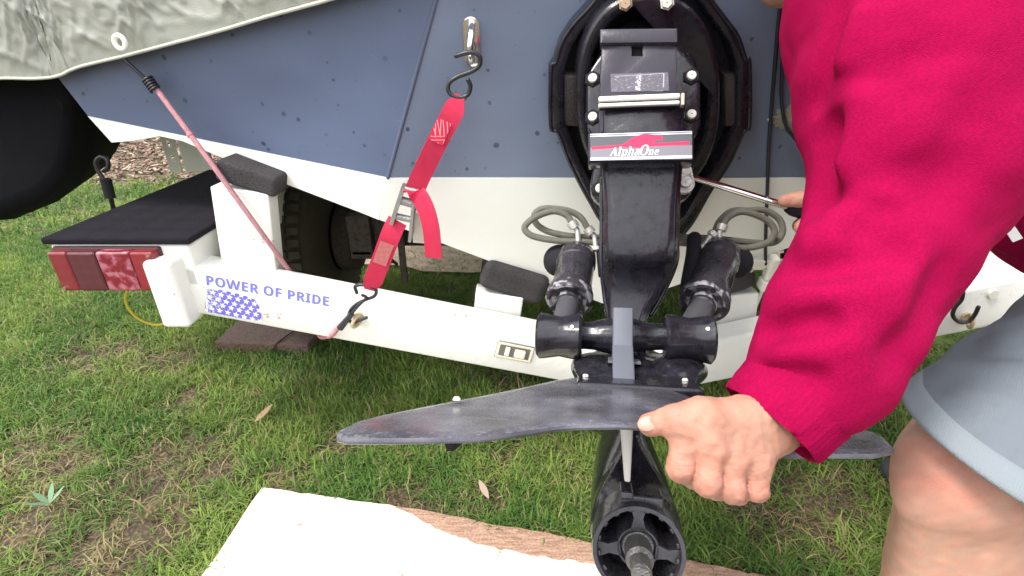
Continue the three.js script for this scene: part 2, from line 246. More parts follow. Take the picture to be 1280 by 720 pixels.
{                                                    // bark litter at the back
  const g = new THREE.BoxGeometry(0.05, 0.006, 0.016), n = 9000, o = new THREE.InstancedMesh(g, mat([1, 1, 1], 0.95), n), m = new THREE.Matrix4(), q = new THREE.Quaternion(), c = new THREE.Color();
  for (let i = 0; i < n; i++) { const x = lerp(-6.2, -1.5, rand()), z = lerp(-6.2, -3.0, rand()); q.setFromEuler(new THREE.Euler((rand() - 0.5) * 0.8, rand() * 6.28, (rand() - 0.5) * 0.8)); const s = 0.5 + rand(); m.compose(V(x, 0.004 + rand() * 0.02, z), q, V(s, 1, s)); o.setMatrixAt(i, m); const k = 0.35 + rand(); rand() > 0.3 ? c.setRGB(0.2 * k, 0.125 * k, 0.085 * k) : c.setRGB(0.3 * k, 0.25 * k, 0.18 * k); o.setColorAt(i, c); }
  o.name = 'bark_litter'; o.userData = { kind: 'stuff', label: 'brown bark litter on the ground behind the boat' }; o.receiveShadow = true; scene.add(o);
}
{                                                    // sandy track beyond the wheels
  const pts = []; for (let i = 0; i < 40; i++) { const t = i / 40 * 6.283, r = 1 + 0.18 * n2(Math.cos(t) * 1.5, Math.sin(t) * 1.5); pts.push([Math.cos(t) * r * 1.45, Math.sin(t) * r * 0.42]); }
  const s = new THREE.Shape(pts.map((p) => new THREE.Vector2(...p))), g = new THREE.ShapeGeometry(s); g.rotateX(-Math.PI / 2); g.translate(0.0, 0.03, -1.62);
  setting('path', boxUV(g), mat([1, 1, 1], 0.95, { map: rep(colourTex(512, [0.4, 0.31, 0.23], 0.5, 9, 51), 1.5) }), 'pale sandy worn strip of ground behind the trailer wheels');
}

// ---------- boat ----------
const RAKE = 12 * Math.PI / 180, P0 = V(0, 0.97, 0), NT = V(0, -Math.sin(RAKE), Math.cos(RAKE));
const MT = new THREE.Matrix4().makeBasis(V(1, 0, 0), V(0, Math.cos(RAKE), Math.sin(RAKE)), NT).setPosition(P0);
const TL = inFrame(MT);                                // pixel -> the transom's own frame
const onTransom = (px, py) => onPlane(px, py, P0, NT);
const hingeTop = onTransom(545, 0), hingeLow = onTransom(485, 222), SWEEP = 12 * Math.PI / 180;
const NP = V(-Math.cos(SWEEP), 0, -Math.sin(SWEEP)).cross(hingeTop.clone().sub(hingeLow)).normalize();
const onQuarter = (px, py) => onPlane(px, py, hingeLow, NP);
const up = (a, b, y) => b.clone().sub(a).multiplyScalar((y - a.y) / (b.y - a.y)).add(a);
const mirror = (p) => V(-p.x, p.y, p.z);
const boat = thing('boat', 'blue and white fibreglass boat on its trailer, stern towards the viewer', 'boat');
const gelCoat = (base) => canvasTex(2048, 1024, (c, w, h) => {       // 2.8 m wide, 1.4 m high
  c.fillStyle = base; c.fillRect(0, 0, w, h);
  const im = c.getImageData(0, 0, w, h), d = im.data;
  for (let y = 0; y < h; y++) for (let x = 0; x < w; x++) { const k = 1 + 0.1 * fbm(x / 500, y / 300, 4) + 0.03 * n2(x / 2.5, y / 2.5), i = (y * w + x) * 4; d[i] *= k; d[i + 1] *= k; d[i + 2] *= k * 0.995; }
  c.putImageData(im, 0, 0);
  for (let i = 0; i < 1500; i++) { const r = 0.7 + 3.6 * rand() ** 4; c.fillStyle = `rgba(26,32,52,${0.2 + 0.5 * rand()})`; c.beginPath(); c.ellipse(rand() * w, rand() * h, r, r * (0.7 + 0.5 * rand()), rand() * 3, 0, 7); c.fill(); }
  for (let i = 0; i < 60; i++) { c.strokeStyle = `rgba(150,160,180,${0.05 + 0.1 * rand()})`; c.lineWidth = 0.8 + rand(); const x = rand() * w, y = rand() * h; c.beginPath(); c.moveTo(x, y); c.lineTo(x + (rand() - 0.5) * 90, y + (rand() - 0.5) * 20); c.stroke(); }
});
const gelBlue = phys([1, 1, 1], 0.42, { map: gelCoat('#727d93'), bumpMap: rep(grime, 1.5), bumpScale: 0.0006 }), gelBlueShaded = phys([1, 1, 1], 0.34, { map: gelCoat('#59647e'), bumpMap: rep(grime, 1.5), bumpScale: 0.0006 });   // second copy for the outer panels: their shade is painted in as darker blue
const panel = (pts, nudge = 0) => {                    // a flat panel 12 mm thick whose outer face is pts, with uv for the gel coat
  const n = pts[1].clone().sub(pts[0]).cross(pts[2].clone().sub(pts[0])).normalize(); if (n.z < 0) n.negate();
  const xa = V(1, 0, 0).addScaledVector(n, -n.x).normalize(), ya = n.clone().cross(xa), m = new THREE.Matrix4().makeBasis(xa, ya, n).setPosition(pts[0]), inv = m.clone().invert();
  const g = prism(pts.map((p) => p.clone().applyMatrix4(inv)), 0.012, 0); g.translate(0, 0, -0.012 + nudge); g.applyMatrix4(m);
  const p = g.attributes.position, uv = new Float32Array(p.count * 2); for (let i = 0; i < p.count; i++) { uv[2 * i] = 0.5 + p.getX(i) / 2.8; uv[2 * i + 1] = (p.getY(i) - 0.3) / 1.4; } g.setAttribute('uv', new THREE.BufferAttribute(uv, 2)); return g;
};
const TOP = 1.42;
const corner = onQuarter(110, 145), sideUp = up(corner, onQuarter(75, 100), TOP), hTop = up(hingeLow, hingeTop, TOP);
const strake = [[140, 178], [165, 176], [200, 170], [228, 176], [345, 225], [400, 246], [450, 265]].map((q) => onQuarter(...q));
const hBot = onTransom(474, 274), low = [[570, 310], [690, 355]].map((q) => onTransom(...q)), keel = onPlane(735, 372, P0, NT); keel.x = 0; keel.y = low[1].y - 0.075; keel.z = (keel.y - 0.97) * Math.tan(RAKE);
part(boat, 'transom', panel([hTop, hingeLow, mirror(hingeLow), mirror(hTop)]), gelBlue, 'flat blue transom with dark specks');
for (const f of [(p) => p, mirror]) {
  part(boat, 'quarter_panel', panel([hTop, sideUp, corner, hingeLow].map(f)), gelBlueShaded, 'blue outer stern panel swept forward');
  const w = [corner, ...strake, hBot.clone().setZ(hBot.z - 0.004), hingeLow].map(f); part(boat, 'chine_panel', panel(w, 0.001), M.gelWhite);
}
part(boat, 'transom_base', panel([hingeLow, hBot, ...low, keel, ...[...low].reverse().map(mirror), mirror(hBot), mirror(hingeLow)], 0.002), M.gelWhite);
for (const f of [(p) => p, mirror]) part(boat, 'corner_bead', tube([f(hTop), f(hingeLow)], 0.0045, 8, 10), phys([0.09, 0.11, 0.17], 0.5));
{                                                      // bottom and sides run forward to the bow
  const sec = [sideUp, corner, ...strake, hBot, ...low, keel], full = [...sec, ...sec.slice(0, -1).reverse().map(mirror)], rings = [];
  for (const [z, w, lift, drop] of [[0, 1, 0, 1], [-1.2, 1, 0, 1], [-2.6, 0.98, 0.02, 1], [-3.8, 0.78, 0.12, 0.92], [-4.7, 0.42, 0.3, 0.7], [-5.3, 0.02, 0.5, 0.5]]) rings.push(full.map((p) => V(p.x * w * 0.997, TOP - (TOP - p.y) * drop + lift * 0.3 + 0.003, p.z - 0.014 + z)));
  const g = loft(rings, false, 0.35); part(boat, 'hull', g, new THREE.MeshStandardMaterial({ color: 0xd8dad4, roughness: 0.4, side: THREE.DoubleSide }));
  const dg = loft(rings.map((r) => [r[0], r[r.length - 1], r[r.length - 1].clone().setY(r[0].y - 0.02), r[0].clone().setY(r[0].y - 0.02)]), true, 0.3); part(boat, 'deck', dg, M.gelWhite);
}
// repair patch of old sealant, transducer and eye bolts on the transom
{
  const c = TL(985, 149, 0.001), pts = []; for (let i = 0; i < 30; i++) { const t = i / 30 * 6.283, k = 1 + 0.35 * n2(Math.cos(t) * 2, Math.sin(t) * 2); pts.push([c.x + Math.cos(t) * 0.037 * k, c.y + Math.sin(t) * 0.024 * k]); }
  part(boat, 'sealant_patch', prism(pts, 0.003, 0.001).applyMatrix4(MT), mat([0.36, 0.35, 0.29], 0.9, { map: rep(colourTex(128, [1, 1, 0.95], 0.8, 12, 61), 9), bumpMap: rep(grime, 30), bumpScale: 0.003 }), 'rough beige sealant patch');
  const e = TL(962, 335, 0.015), tr = part(boat, 'transducer', merge(put(box(0.05, 0.03, 0.02), e.x - 0.03, e.y + 0.012, 0.012), put(box(0.022, 0.07, 0.03, 0.008), e.x, e.y + 0.005, 0.02), put(box(0.03, 0.032, 0.035, 0.006), e.x, e.y - 0.045, 0.022), put(box(0.008, 0.08, 0.01), e.x, e.y - 0.1, 0.02)).applyMatrix4(MT), M.plastic, 'white plastic transducer bracket');
  for (const dx of [-0.05, -0.015]) part(tr, 'screw', rod([e.x + dx, e.y, 0.02], [e.x + dx, e.y, 0.026], 0.006).applyMatrix4(MT), M.zinc);
  for (const f of [(x) => x, (x) => -x]) {
    const q = TL(590, 52, 0.0), x = f(q.x), y = q.y, eye = part(boat, 'tie_down_eye', merge(put(tube([[x - 0.001, y - 0.03, 0.01], [x - 0.001, y - 0.024, 0.04], [x, y + 0.0, 0.052], [x + 0.002, y + 0.024, 0.038], [x + 0.002, y + 0.032, 0.006]], 0.0065, 24, 10), 0, 0, 0)).applyMatrix4(MT), M.chrome);
    part(eye, 'backing_plate', prism(Array.from({ length: 24 }, (_, i) => { const t = i / 24 * 6.283; return [x + Math.cos(t) * 0.016, y + Math.sin(t) * 0.016 + (Math.sin(t) > 0 ? 0.028 : -0.028)]; }), 0.006, 0.0015).applyMatrix4(MT), M.steel);
  }
}
// cables down the transom
const cableMat = mat([0.012, 0.012, 0.02], 0.5), cableEnd = TL(957, 330, 0.02);
solo('cable', tube([[985, -60], [975, 10], [968, 90], [962, 170], [959, 240], [957, 300]].map((q) => { const p = TL(...q, 0.008); return p.applyMatrix4(MT); }).concat([cableEnd.applyMatrix4(MT)]), 0.0042, 60, 8), cableMat, 'straight black cable running down the transom to the white transducer', 'cable');
solo('cable', tube([[994, -60], [988, 10], [980, 60], [977, 120], [982, 155], [992, 170], [1004, 186], [1030, 220], [1060, 230]].map((q) => TL(...q, 0.008).applyMatrix4(MT)), 0.0042, 60, 8), cableMat, 'black cable that bends aside at the beige sealant patch', 'cable');

// ---------- boat covers ----------
{
  const edge = [[-150, 118], [-70, 104], [0, 98], [50, 98], [72, 95], [95, 85], [160, 69], [205, 57], [280, 37], [330, 22], [410, 0], [520, -36], [640, -80]], lowLine = new THREE.CatmullRomCurve3(edge.map((q) => { const p = onPlane(q[0], q[1], hingeLow.clone().addScaledVector(NP, NP.z > 0 ? 0.035 : -0.035), NP); return p; }));
  const N = 260, K = 110, pos = [], uv = [], idx = [];
  for (let i = 0; i <= N; i++) for (let j = 0; j <= K; j++) {
    const t = i / N, v = j / K, e = lowLine.getPoint(t), topY = TOP + 0.05, h = Math.min(1, v / 0.6), f = Math.max(0, (v - 0.6) / 0.4);
    const x = e.x + (e.x < -1.3 ? 0.1 * h : 0), y = lerp(e.y, topY, h) + 0.05 * Math.sin(f * 3.14), z = e.z + 0.05 * h * (1 - f) - f * 1.8;
    const fold = 1 - Math.abs(n2(t * 9 + v * 3.5 + 4, v * 3 - t * 5)), fold2 = 1 - Math.abs(n2(t * 21 - v * 7, v * 8 + t * 9)), wr = (0.016 * n2(t * 4 + 2, v * 1.6 + 5) + 0.010 * fold ** 7 + 0.006 * fold2 ** 6 + 0.0018 * n2(t * 60, v * 30)) * (0.25 + 0.75 * smooth(0, 0.12, v));
    pos.push(x + wr * 0.3, y + (f > 0 ? wr : 0) , z + wr); uv.push(e.x, y - f * 1.8);
  }
  for (let i = 0; i < N; i++) for (let j = 0; j < K; j++) { const a = i * (K + 1) + j, b = a + K + 1; idx.push(a, b, a + 1, b, b + 1, a + 1); }
  const g = new THREE.BufferGeometry(); g.setAttribute('position', new THREE.Float32BufferAttribute(pos, 3)); g.setAttribute('uv', new THREE.Float32BufferAttribute(uv, 2)); g.setIndex(idx); g.computeVertexNormals();
  const tarp = thing('tarpaulin', 'crinkled silver green tarpaulin draped over the stern of the boat', 'tarpaulin');
  part(tarp, 'sheet', g, M.tarp);
  const hem = []; for (let i = 0; i <= N; i++) hem.push(V(pos[i * (K + 1) * 3], pos[i * (K + 1) * 3 + 1], pos[i * (K + 1) * 3 + 2])); part(tarp, 'hem', tube(hem, 0.0035, 300, 6), mat([0.5, 0.5, 0.42], 0.5));
  const gr = onPlane(157, 53, hingeLow.clone().addScaledVector(NP, NP.z > 0 ? 0.05 : -0.05), NP), tg = new THREE.TorusGeometry(0.0125, 0.005, 10, 28); put(tg, gr.x, gr.y, gr.z + 0.016, 0, -0.2, 0); part(tarp, 'grommet', boxUV(tg), mat([0.8, 0.79, 0.74], 0.5), 'white plastic grommet');
}
{                                                      // black cover hanging off the port side
  const cov = thing('side_cover', 'sagging black fabric cover hanging off the side of the boat', 'cover');
  const prof = [[-1.30, 1.2], [-1.50, 1.12], [-1.72, 0.98], [-1.90, 0.80], [-1.92, 0.66], [-1.8, 0.585], [-1.68, 0.615], [-1.56, 0.67], [-1.475, 0.76], [-1.415, 0.87], [-1.36, 1.0]], ring = (z, s, dy) => new THREE.CatmullRomCurve3(prof.map(([x, y]) => V(x, y, 0)), true, 'catmullrom', 0.5).getPoints(71).slice(0, 72).map((p, i) => { const k = 1 + 0.016 * n2(i * 0.28, z * 3) + 0.006 * n2(i * 0.8 + 5, z * 9); return V(-1.5 + (p.x + 1.5) * s * k, 0.9 + (p.y - 0.9) * s * k + dy, z); });
  part(cov, 'drape', loft([ring(-0.30, 0.3, 0.08), ring(-0.27, 0.78, 0.01), ring(-0.29, 0.95, 0), ring(-0.36, 1, 0), ring(-0.5, 0.97, 0.03), ring(-0.62, 0.86, 0.1), ring(-0.7, 0.6, 0.18)], true, 1.2), M.cover);
}

// ---------- trailer ----------
const trailer = thing('boat_trailer', 'white steel boat trailer with a sloping rear beam under the stern', 'trailer');
const BZ = 0.02, BH = 0.13, BD = 0.08;
const beam = { a: V(-1.035, 0.53, BZ), m: V(-0.02, 0.30, BZ), n: V(0.12, 0.29, BZ), b: V(1.3, 0.595, BZ) };
const beamAng = (p, q) => Math.atan2(q.y - p.y, q.x - p.x);
{
  const sect = (p, tilt) => { const s = new THREE.Shape(), h = BH / 2, d = BD / 2, r = 0.012; s.moveTo(-d + r, -h); s.lineTo(d - r, -h); s.absarc(d - r, -h + r, r, -Math.PI / 2, 0); s.lineTo(d, h - r); s.absarc(d - r, h - r, r, 0, Math.PI / 2); s.lineTo(-d + r, h); s.absarc(-d + r, h - r, r, Math.PI / 2, Math.PI); s.lineTo(-d, -h + r); s.absarc(-d + r, -h + r, r, Math.PI, 1.5 * Math.PI); return s.getPoints(5).slice(0, -1).map((q) => V(p.x, p.y + q.y / Math.cos(tilt), p.z - d + q.x)); };
  part(trailer, 'rear_beam', loft([sect(beam.a, 0.22), sect(beam.m, 0.15), sect(beam.n, 0.15), sect(beam.b, 0.25)], true, 0.7), M.white);
}
const angL = beamAng(beam.a, beam.m), ML = new THREE.Matrix4().makeRotationZ(angL).setPosition(beam.a), BLp = inFrame(ML);   // the left arm's own frame
const angR = beamAng(beam.n, beam.b), MR = new THREE.Matrix4().makeRotationZ(angR).setPosition(beam.n), BRp = inFrame(MR);
{ // lettering and flag decal on the beam
  const font = await new FontLoader().loadAsync('fonts/droid/droid_sans_bold.typeface.json');
  const a = BLp(257, 353, 0), b = BLp(410, 378, 0), g = new TextGeometry('POWER OF PRIDE', { font, size: 1, depth: 0.02, curveSegments: 3 }); g.computeBoundingBox(); const w = g.boundingBox.max.x - g.boundingBox.min.x, s = (b.x - a.x) / w; g.scale(s, s * 1.0, 0.02); g.translate(a.x, (a.y + b.y) / 2 - 0.011, 0.0008); g.rotateZ(0.02); g.applyMatrix4(ML);
  part(trailer, 'lettering', boxUV(g), mat([0.17, 0.17, 0.52], 0.7));
  const c0 = BLp(257, 362, 0), c1 = BLp(328, 402, 0);
  const pts = [[258, 361], [275, 362], [300, 367], [318, 374], [325, 385], [328, 401], [300, 397], [257, 389]].map((q) => BLp(...q, 0)), fg = prism(pts, 0.0016, 0); fg.translate(0, 0, 0.0004); const p = fg.attributes.position, uv = new Float32Array(p.count * 2); for (let i = 0; i < p.count; i++) { uv[2 * i] = (p.getX(i) - c0.x) / 0.13; uv[2 * i + 1] = (p.getY(i) - c1.y) / 0.13; } fg.setAttribute('uv', new THREE.BufferAttribute(uv, 2)); fg.applyMatrix4(ML);
  const flag = canvasTex(512, 512, (c, W, H) => { c.fillStyle = '#6863bd'; c.fillRect(0, 0, W, H); c.fillStyle = '#f4f3f6'; for (let r = -1; r < 9; r++) for (let k = -1; k < 8; k++) { const x = k * 76 + (r % 2) * 38 + r * 6, y = r * 58 + k * 7; c.beginPath(); for (let i = 0; i < 10; i++) { const t = i * Math.PI / 5 - 1.57 + 0.12, R = i % 2 ? 13 : 33; c.lineTo(x + Math.cos(t) * R, y + Math.sin(t) * R); } c.fill(); } for (let i = 0; i < 500; i++) { c.fillStyle = `rgba(240,238,235,${0.3 + 0.6 * rand()})`; c.fillRect(rand() ** 3 * 150, H * 0.4 + rand() * H * 0.6, 3 + rand() * 12, 2 + rand() * 10); } });
  part(trailer, 'flag_sticker', fg, mat([1, 1, 1], 0.6, { map: flag }), 'worn blue sticker of white stars');
}
{ // lamp recess, eyes
  const c = BLp(643, 439, 0), lamp = part(trailer, 'plate_lamp', merge(put(box(0.096, 0.05, 0.006, 0.003), c.x, c.y + 0.0, 0.002)).applyMatrix4(ML), M.steel, 'small rectangular chrome lamp');
  part(lamp, 'recess', put(box(0.078, 0.032, 0.004, 0.001), c.x, c.y, 0.0045).applyMatrix4(ML), mat([0.14, 0.12, 0.1], 0.5)); part(lamp, 'lens', put(box(0.028, 0.022, 0.014, 0.004), c.x + 0.014, c.y, 0.008).applyMatrix4(ML), mat([0.75, 0.7, 0.55], 0.3)); part(lamp, 'contact', put(box(0.012, 0.026, 0.008, 0.002), c.x - 0.018, c.y, 0.006).applyMatrix4(ML), M.plastic);
  for (const [f, m, px, py] of [[BLp, ML, 446, 402], [BRp, MR, 1213, 402]]) { const e = f(px, py, 0.015), eg = new THREE.TorusGeometry(0.014, 0.0045, 10, 28); put(eg, e.x, e.y, 0.016, 0.3, Math.PI / 2 - 0.5, 0); part(trailer, 'beam_eye', merge(boxUV(eg), rod([e.x, e.y + 0.006, -0.001], [e.x, e.y + 0.006, 0.006], 0.012)).applyMatrix4(m), mat([0.5, 0.42, 0.3], 0.6, { map: rep(colourTex(128, [1, 0.9, 0.75], 0.8, 9, 71), 30) }), 'pale rusty eye bolt'); }
  const e2 = BRp(1240, 367, 0); part(trailer, 'bolt_head', rod([e2.x, e2.y, 0], [e2.x, e2.y, 0.006], 0.011).applyMatrix4(MR), M.plastic);
}
for (const s of [-1, 1]) {
  const f = (x) => x * -s;                              // built for the left side, mirrored for the right
  const px = (g) => { if (s > 0) { g.scale(-1, 1, 1); const ix = g.index; if (ix) for (let i = 0; i < ix.count; i += 3) { const a = ix.getX(i); ix.setX(i, ix.getX(i + 1)); ix.setX(i + 1, a); } else { for (const k of Object.keys(g.attributes)) { const at = g.attributes[k], n = at.itemSize; for (let i = 0; i < at.count; i += 3) for (let c = 0; c < n; c++) { const a = at.array[i * n + c]; at.array[i * n + c] = at.array[(i + 1) * n + c]; at.array[(i + 1) * n + c] = a; } } } } return g; };
  // carpeted step with the tail lamp on its end
  const step = part(trailer, 'step', px(put(box(0.315, 0.105, 0.66, 0.006), -1.165, 0.592, -0.31)), M.white);
  part(step, 'carpet', px(put(box(0.335, 0.016, 0.69, 0.006), -1.163, 0.656, -0.315)), M.carpet, 'black carpet on the step');
  const lens = (x0, x1, y0, y1, z, d) => px(put(box(x1 - x0, y1 - y0, d, 0.006), (x0 + x1) / 2, (y0 + y1) / 2, z));
  const red = (r, extra) => phys([r, 0.006, 0.012], 0.3, { clearcoat: 0.5, bumpMap: rep(fine, 40), bumpScale: 0.0008, ...extra });
  const lamp = part(trailer, 'tail_lamp', lens(-1.315, -1.07, 0.536, 0.642, 0.022, 0.012), mat([0.05, 0.012, 0.014], 0.6), 'faded red tail lamp');
  part(lamp, 'red_lens', lens(-1.31, -1.268, 0.541, 0.637, 0.034, 0.03), red(0.2)); part(lamp, 'brake_lens', lens(-1.2675, -1.204, 0.541, 0.637, 0.034, 0.032), red(0.085));
  const faded = canvasTex(256, 256, (c, w, h) => { c.fillStyle = '#8d1c26'; c.fillRect(0, 0, w, h); const im = c.getImageData(0, 0, w, h), d = im.data; for (let y = 0; y < h; y++) for (let x = 0; x < w; x++) { const k = smooth(-0.3, 0.5, fbm(x / 90, y / 90, 5) + 0.05) * 0.8, i = (y * w + x) * 4; d[i] = lerp(112, 172, k); d[i + 1] = lerp(20, 118, k); d[i + 2] = lerp(34, 128, k); } c.putImageData(im, 0, 0); });
  part(lamp, 'faded_lens', lens(-1.2035, -1.128, 0.541, 0.637, 0.034, 0.03), phys([1, 1, 1], 0.4, { map: rep(faded, 9), clearcoat: 0.3 }), 'sun bleached pinkish lens'); part(lamp, 'end_lens', lens(-1.1275, -1.075, 0.541, 0.637, 0.034, 0.03), red(0.24));
  for (const [x, y] of [[-1.302, 0.548], [-1.084, 0.63]]) part(lamp, 'lens_screw', px(rod([x, y, 0.046], [x, y, 0.052], 0.004)), M.steel);
  // bracket plate between step and beam
  part(trailer, 'bracket_plate', px(put(box(0.066, 0.17, 0.3, 0.012), -1.064, 0.535, -0.085)), M.white, 'upright white end plate');
  // outer bunk post and carpeted bunk
  part(trailer, 'bunk_post', px(put(box(0.13, 0.25, 0.05, 0.004), -0.908, 0.632, -0.062, 0, 0, -0.12)), M.white);
  const bk = atZ(307, 224, -0.035); part(trailer, 'bunk', px(put(box(0.135, 0.05, 1.4, 0.01), bk.x, bk.y, -0.735, 0, 0, -0.33)), M.carpetGrey, 'grey carpeted bunk board');
  // inner keel bunk
  const k0 = atZ(621, 384, -0.07), k1 = atZ(643, 358, -0.06);
  part(trailer, 'keel_bunk_post', px(put(box(0.125, 0.13, 0.06, 0.004), k0.x, k0.y - 0.03, -0.1, 0, 0, -0.12)), M.white);
  part(trailer, 'keel_bunk', px(put(box(0.175, 0.085, 1.1, 0.022), k1.x, k1.y, -0.62, 0, 0, -0.36)), M.carpetGrey, 'grey carpeted keel bunk');
  // running gear
  const wheel = part(trailer, 'wheel', px(turned([[0.13, 0], [0.2, -0.004], [0.29, 0.004], [0.325, 0.03], [0.336, 0.06], [0.338, 0.1], [0.336, 0.14], [0.325, 0.17], [0.29, 0.196], [0.2, 0.204], [0.13, 0.2]], [-1.14, 0.385, -0.75], [0, 0.385, -0.75], 56)), M.rubber, 'dark tyre under the stern');
  part(wheel, 'rim', px(turned([[0.001, 0.05], [0.06, 0.05], [0.07, 0.08], [0.17, 0.09], [0.19, 0.02], [0.2, 0.0], [0.2, 0.2], [0.18, 0.19], [0.16, 0.15], [0.05, 0.14], [0.001, 0.14]], [-1.14, 0.385, -0.75], [0, 0.385, -0.75], 40)), M.rust);
  const treads = []; for (let i = 0; i < 56; i++) for (const dx of [-0.07, -0.025, 0.02, 0.065]) { const t = (i + (dx > 0 ? 0.5 : 0)) / 56 * 6.283; treads.push(put(new THREE.BoxGeometry(0.036, 0.012, 0.024), -1.04 + dx, 0.385 + Math.cos(t) * 0.34, -0.75 + Math.sin(t) * 0.34, t, 0, 0)); }
  part(wheel, 'tread', px(boxUV(merge(treads))), M.rubber);
  part(trailer, 'brake_drum', px(turned([[0.001, 0], [0.13, 0], [0.135, 0.02], [0.13, 0.06], [0.09, 0.07], [0.06, 0.1], [0.03, 0.11], [0.001, 0.11]], [-0.93, 0.385, -0.75], [0, 0.385, -0.75], 40)), M.rust);
  const spring = part(trailer, 'leaf_spring', px(put(box(0.06, 0.012, 0.78, 0.002), -0.74, 0.47, -0.75)), M.rust, 'rusty leaf spring pack');
  for (let i = 1; i < 5; i++) part(spring, 'leaf', px(put(box(0.06, 0.012, 0.78 - i * 0.15, 0.002), -0.74, 0.47 - i * 0.0135, -0.75)), M.rust);
  part(spring, 'clamp', px(merge([-0.05, 0.05].map((dz) => tube([[-0.785, 0.4, -0.75 + dz], [-0.785, 0.49, -0.75 + dz], [-0.74, 0.505, -0.75 + dz], [-0.695, 0.49, -0.75 + dz], [-0.695, 0.36, -0.75 + dz]], 0.006, 20, 8)))), M.zinc);
  part(trailer, 'spring_hanger', px(merge(put(box(0.07, 0.14, 0.04), -0.74, 0.52, -0.38), put(box(0.05, 0.16, 0.012), -0.68, 0.5, -0.4), put(box(0.02, 0.2, 0.012), -0.6, 0.5, -0.3))), M.rust);
  part(trailer, 'chassis_rail', px(put(box(0.05, 0.05, 3.4, 0.004), -0.62, 0.648, -2.1)), M.white);
  part(trailer, 'brake_line', px(tube([[-0.88, 0.42, -0.66], [-0.8, 0.52, -0.5], [-0.7, 0.5, -0.36], [-0.62, 0.46, -0.3]], 0.005, 30, 8)), M.blackRough);
  // slotted guide upright far forward on the step
  const gx = atZ(216, 195, -0.72), guide = [[-0.022, 0.3], [-0.022, 0.0], [0.022, 0.0], [0.022, 0.3]], slots = [0.04, 0.09, 0.14, 0.19, 0.24].map((y) => [[-0.005, y], [0.005, y], [0.005, y + 0.022], [-0.005, y + 0.022]]);
  part(trailer, 'guide_upright', px(merge(put(prism(guide, 0.006, 0.001, slots), gx.x, 0.64, -0.72), put(box(0.1, 0.26, 0.02), gx.x + 0.075, 0.77, -0.735))), M.white, 'slotted white upright');
}
part(trailer, 'axle', put(box(1.75, 0.06, 0.06, 0.004), 0, 0.385, -0.75), M.rust);
part(trailer, 'drawbar', put(box(0.1, 0.1, 5.2, 0.004), 0, 0.33, -3.1), M.white);
part(trailer, 'cross_member', put(box(1.19, 0.05, 0.06, 0.004), 0, 0.648, -1.6), M.white);

solo('wire', tube([[160, 360], [157, 375], [164, 390], [178, 401], [196, 406], [214, 402], [236, 396]].map((q, i) => atZ(q[0], q[1], -0.02 - i * 0.006)), 0.0035, 50, 8), mat([0.45, 0.36, 0.03], 0.5), 'yellow green wire looping below the tail lamp', 'wire');
{ // blocks under the wheels
  for (const s of [-1, 1]) { const b = thing('timber_block', s < 0 ? 'dark timber block on the grass below the blue lettering' : 'dark timber block under the trailer wheel beside the kneeling leg', 'block'); part(b, 'lower_board', put(box(0.36, 0.05, 0.4, 0.006), s * 1.11 - (s < 0 ? 0.09 : 0), 0.026, -0.7, 0, s * 0.06, 0), M.wood); part(b, 'cord', tube([[s * 1.165, 0.0, -0.494], [s * 1.16, 0.04, -0.49], [s * 1.14, 0.056, -0.52], [s * 1.1, 0.056, -0.64]].map((q) => V(q[0], q[1], q[2])), 0.003, 24, 6), mat([0.03, 0.025, 0.02], 0.9)); }
}
{ // painted board on the grass
  const near = [V(0.42, 0, 0.95), V(-0.5, 0, 1.02), V(-0.985, 0, 0.8)], ol = [...boardEdge, ...near], e = []; ol.forEach((p, i) => { const q = ol[(i + 1) % ol.length]; for (let k = 0; k < 14; k++) { const t = k / 14, x = lerp(p.x, q.x, t), z = lerp(p.z, q.z, t); e.push([x + 0.004 * n2(x * 30, z * 30), -(z + 0.004 * n2(x * 35 + 9, z * 30))]); } });
  const g = prism(e, 0.018, 0.002); g.rotateX(-Math.PI / 2); g.translate(0, 0.004, 0);
  const paintLine = [[320, 600], [420, 612], [500, 636], [545, 662], [600, 681], [660, 694], [740, 706], [820, 722], [1010, 760]].map((q) => atGround(...q, 0.02));
  const X0 = -1.05, W = 1.5, tex = canvasTex(2048, 2048, (c, w, h) => {
    const im = c.createImageData(w, h), d = im.data;
    for (let j = 0; j < h; j++) for (let i = 0; i < w; i++) {
      const x = X0 + i / w * W, z = 1.2 - W + (j / h) * W + 0.0; let lz = -9; for (let k = 0; k < paintLine.length - 1; k++) { const a = paintLine[k], b = paintLine[k + 1]; if (x >= a.x && x < b.x) lz = lerp(a.z, b.z, (x - a.x) / (b.x - a.x)); }
      const wig = 0.008 * fbm(x * 18, z * 18, 4), painted = smooth(-0.002, 0.002, z - lz - wig), chip = smooth(0.62, 0.66, fbm(x * 9 + 40, z * 9, 5)) * 0.8, g1 = 0.96 + 0.1 * fbm(x * 6, z * 22, 5) + 0.035 * n2(x * 300, z * 300), p = painted * (1 - chip), gr = fbm(x * 16, z * 110, 4) * 0.7 + 0.3 * n2(x * 120, z * 120), q = (j * w + i) * 4;
      d[q] = lerp(158 + 46 * gr, 226 * g1, p); d[q + 1] = lerp(126 + 42 * gr, 219 * g1, p); d[q + 2] = lerp(106 + 38 * gr, 202 * g1, p); d[q + 3] = 255;
    } c.putImageData(im, 0, 0);
  });
  const p = g.attributes.position, uv = new Float32Array(p.count * 2); for (let i = 0; i < p.count; i++) { uv[2 * i] = (p.getX(i) - X0) / W; uv[2 * i + 1] = 1 - (p.getZ(i) - (1.2 - W)) / W; } g.setAttribute('uv', new THREE.BufferAttribute(uv, 2));
  solo('painted_board', g, mat([1, 1, 1], 0.75, { map: tex, bumpMap: rep(fine, 6), bumpScale: 0.001 }), 'cream painted board with a bare wood edge lying on the grass', 'board');
}

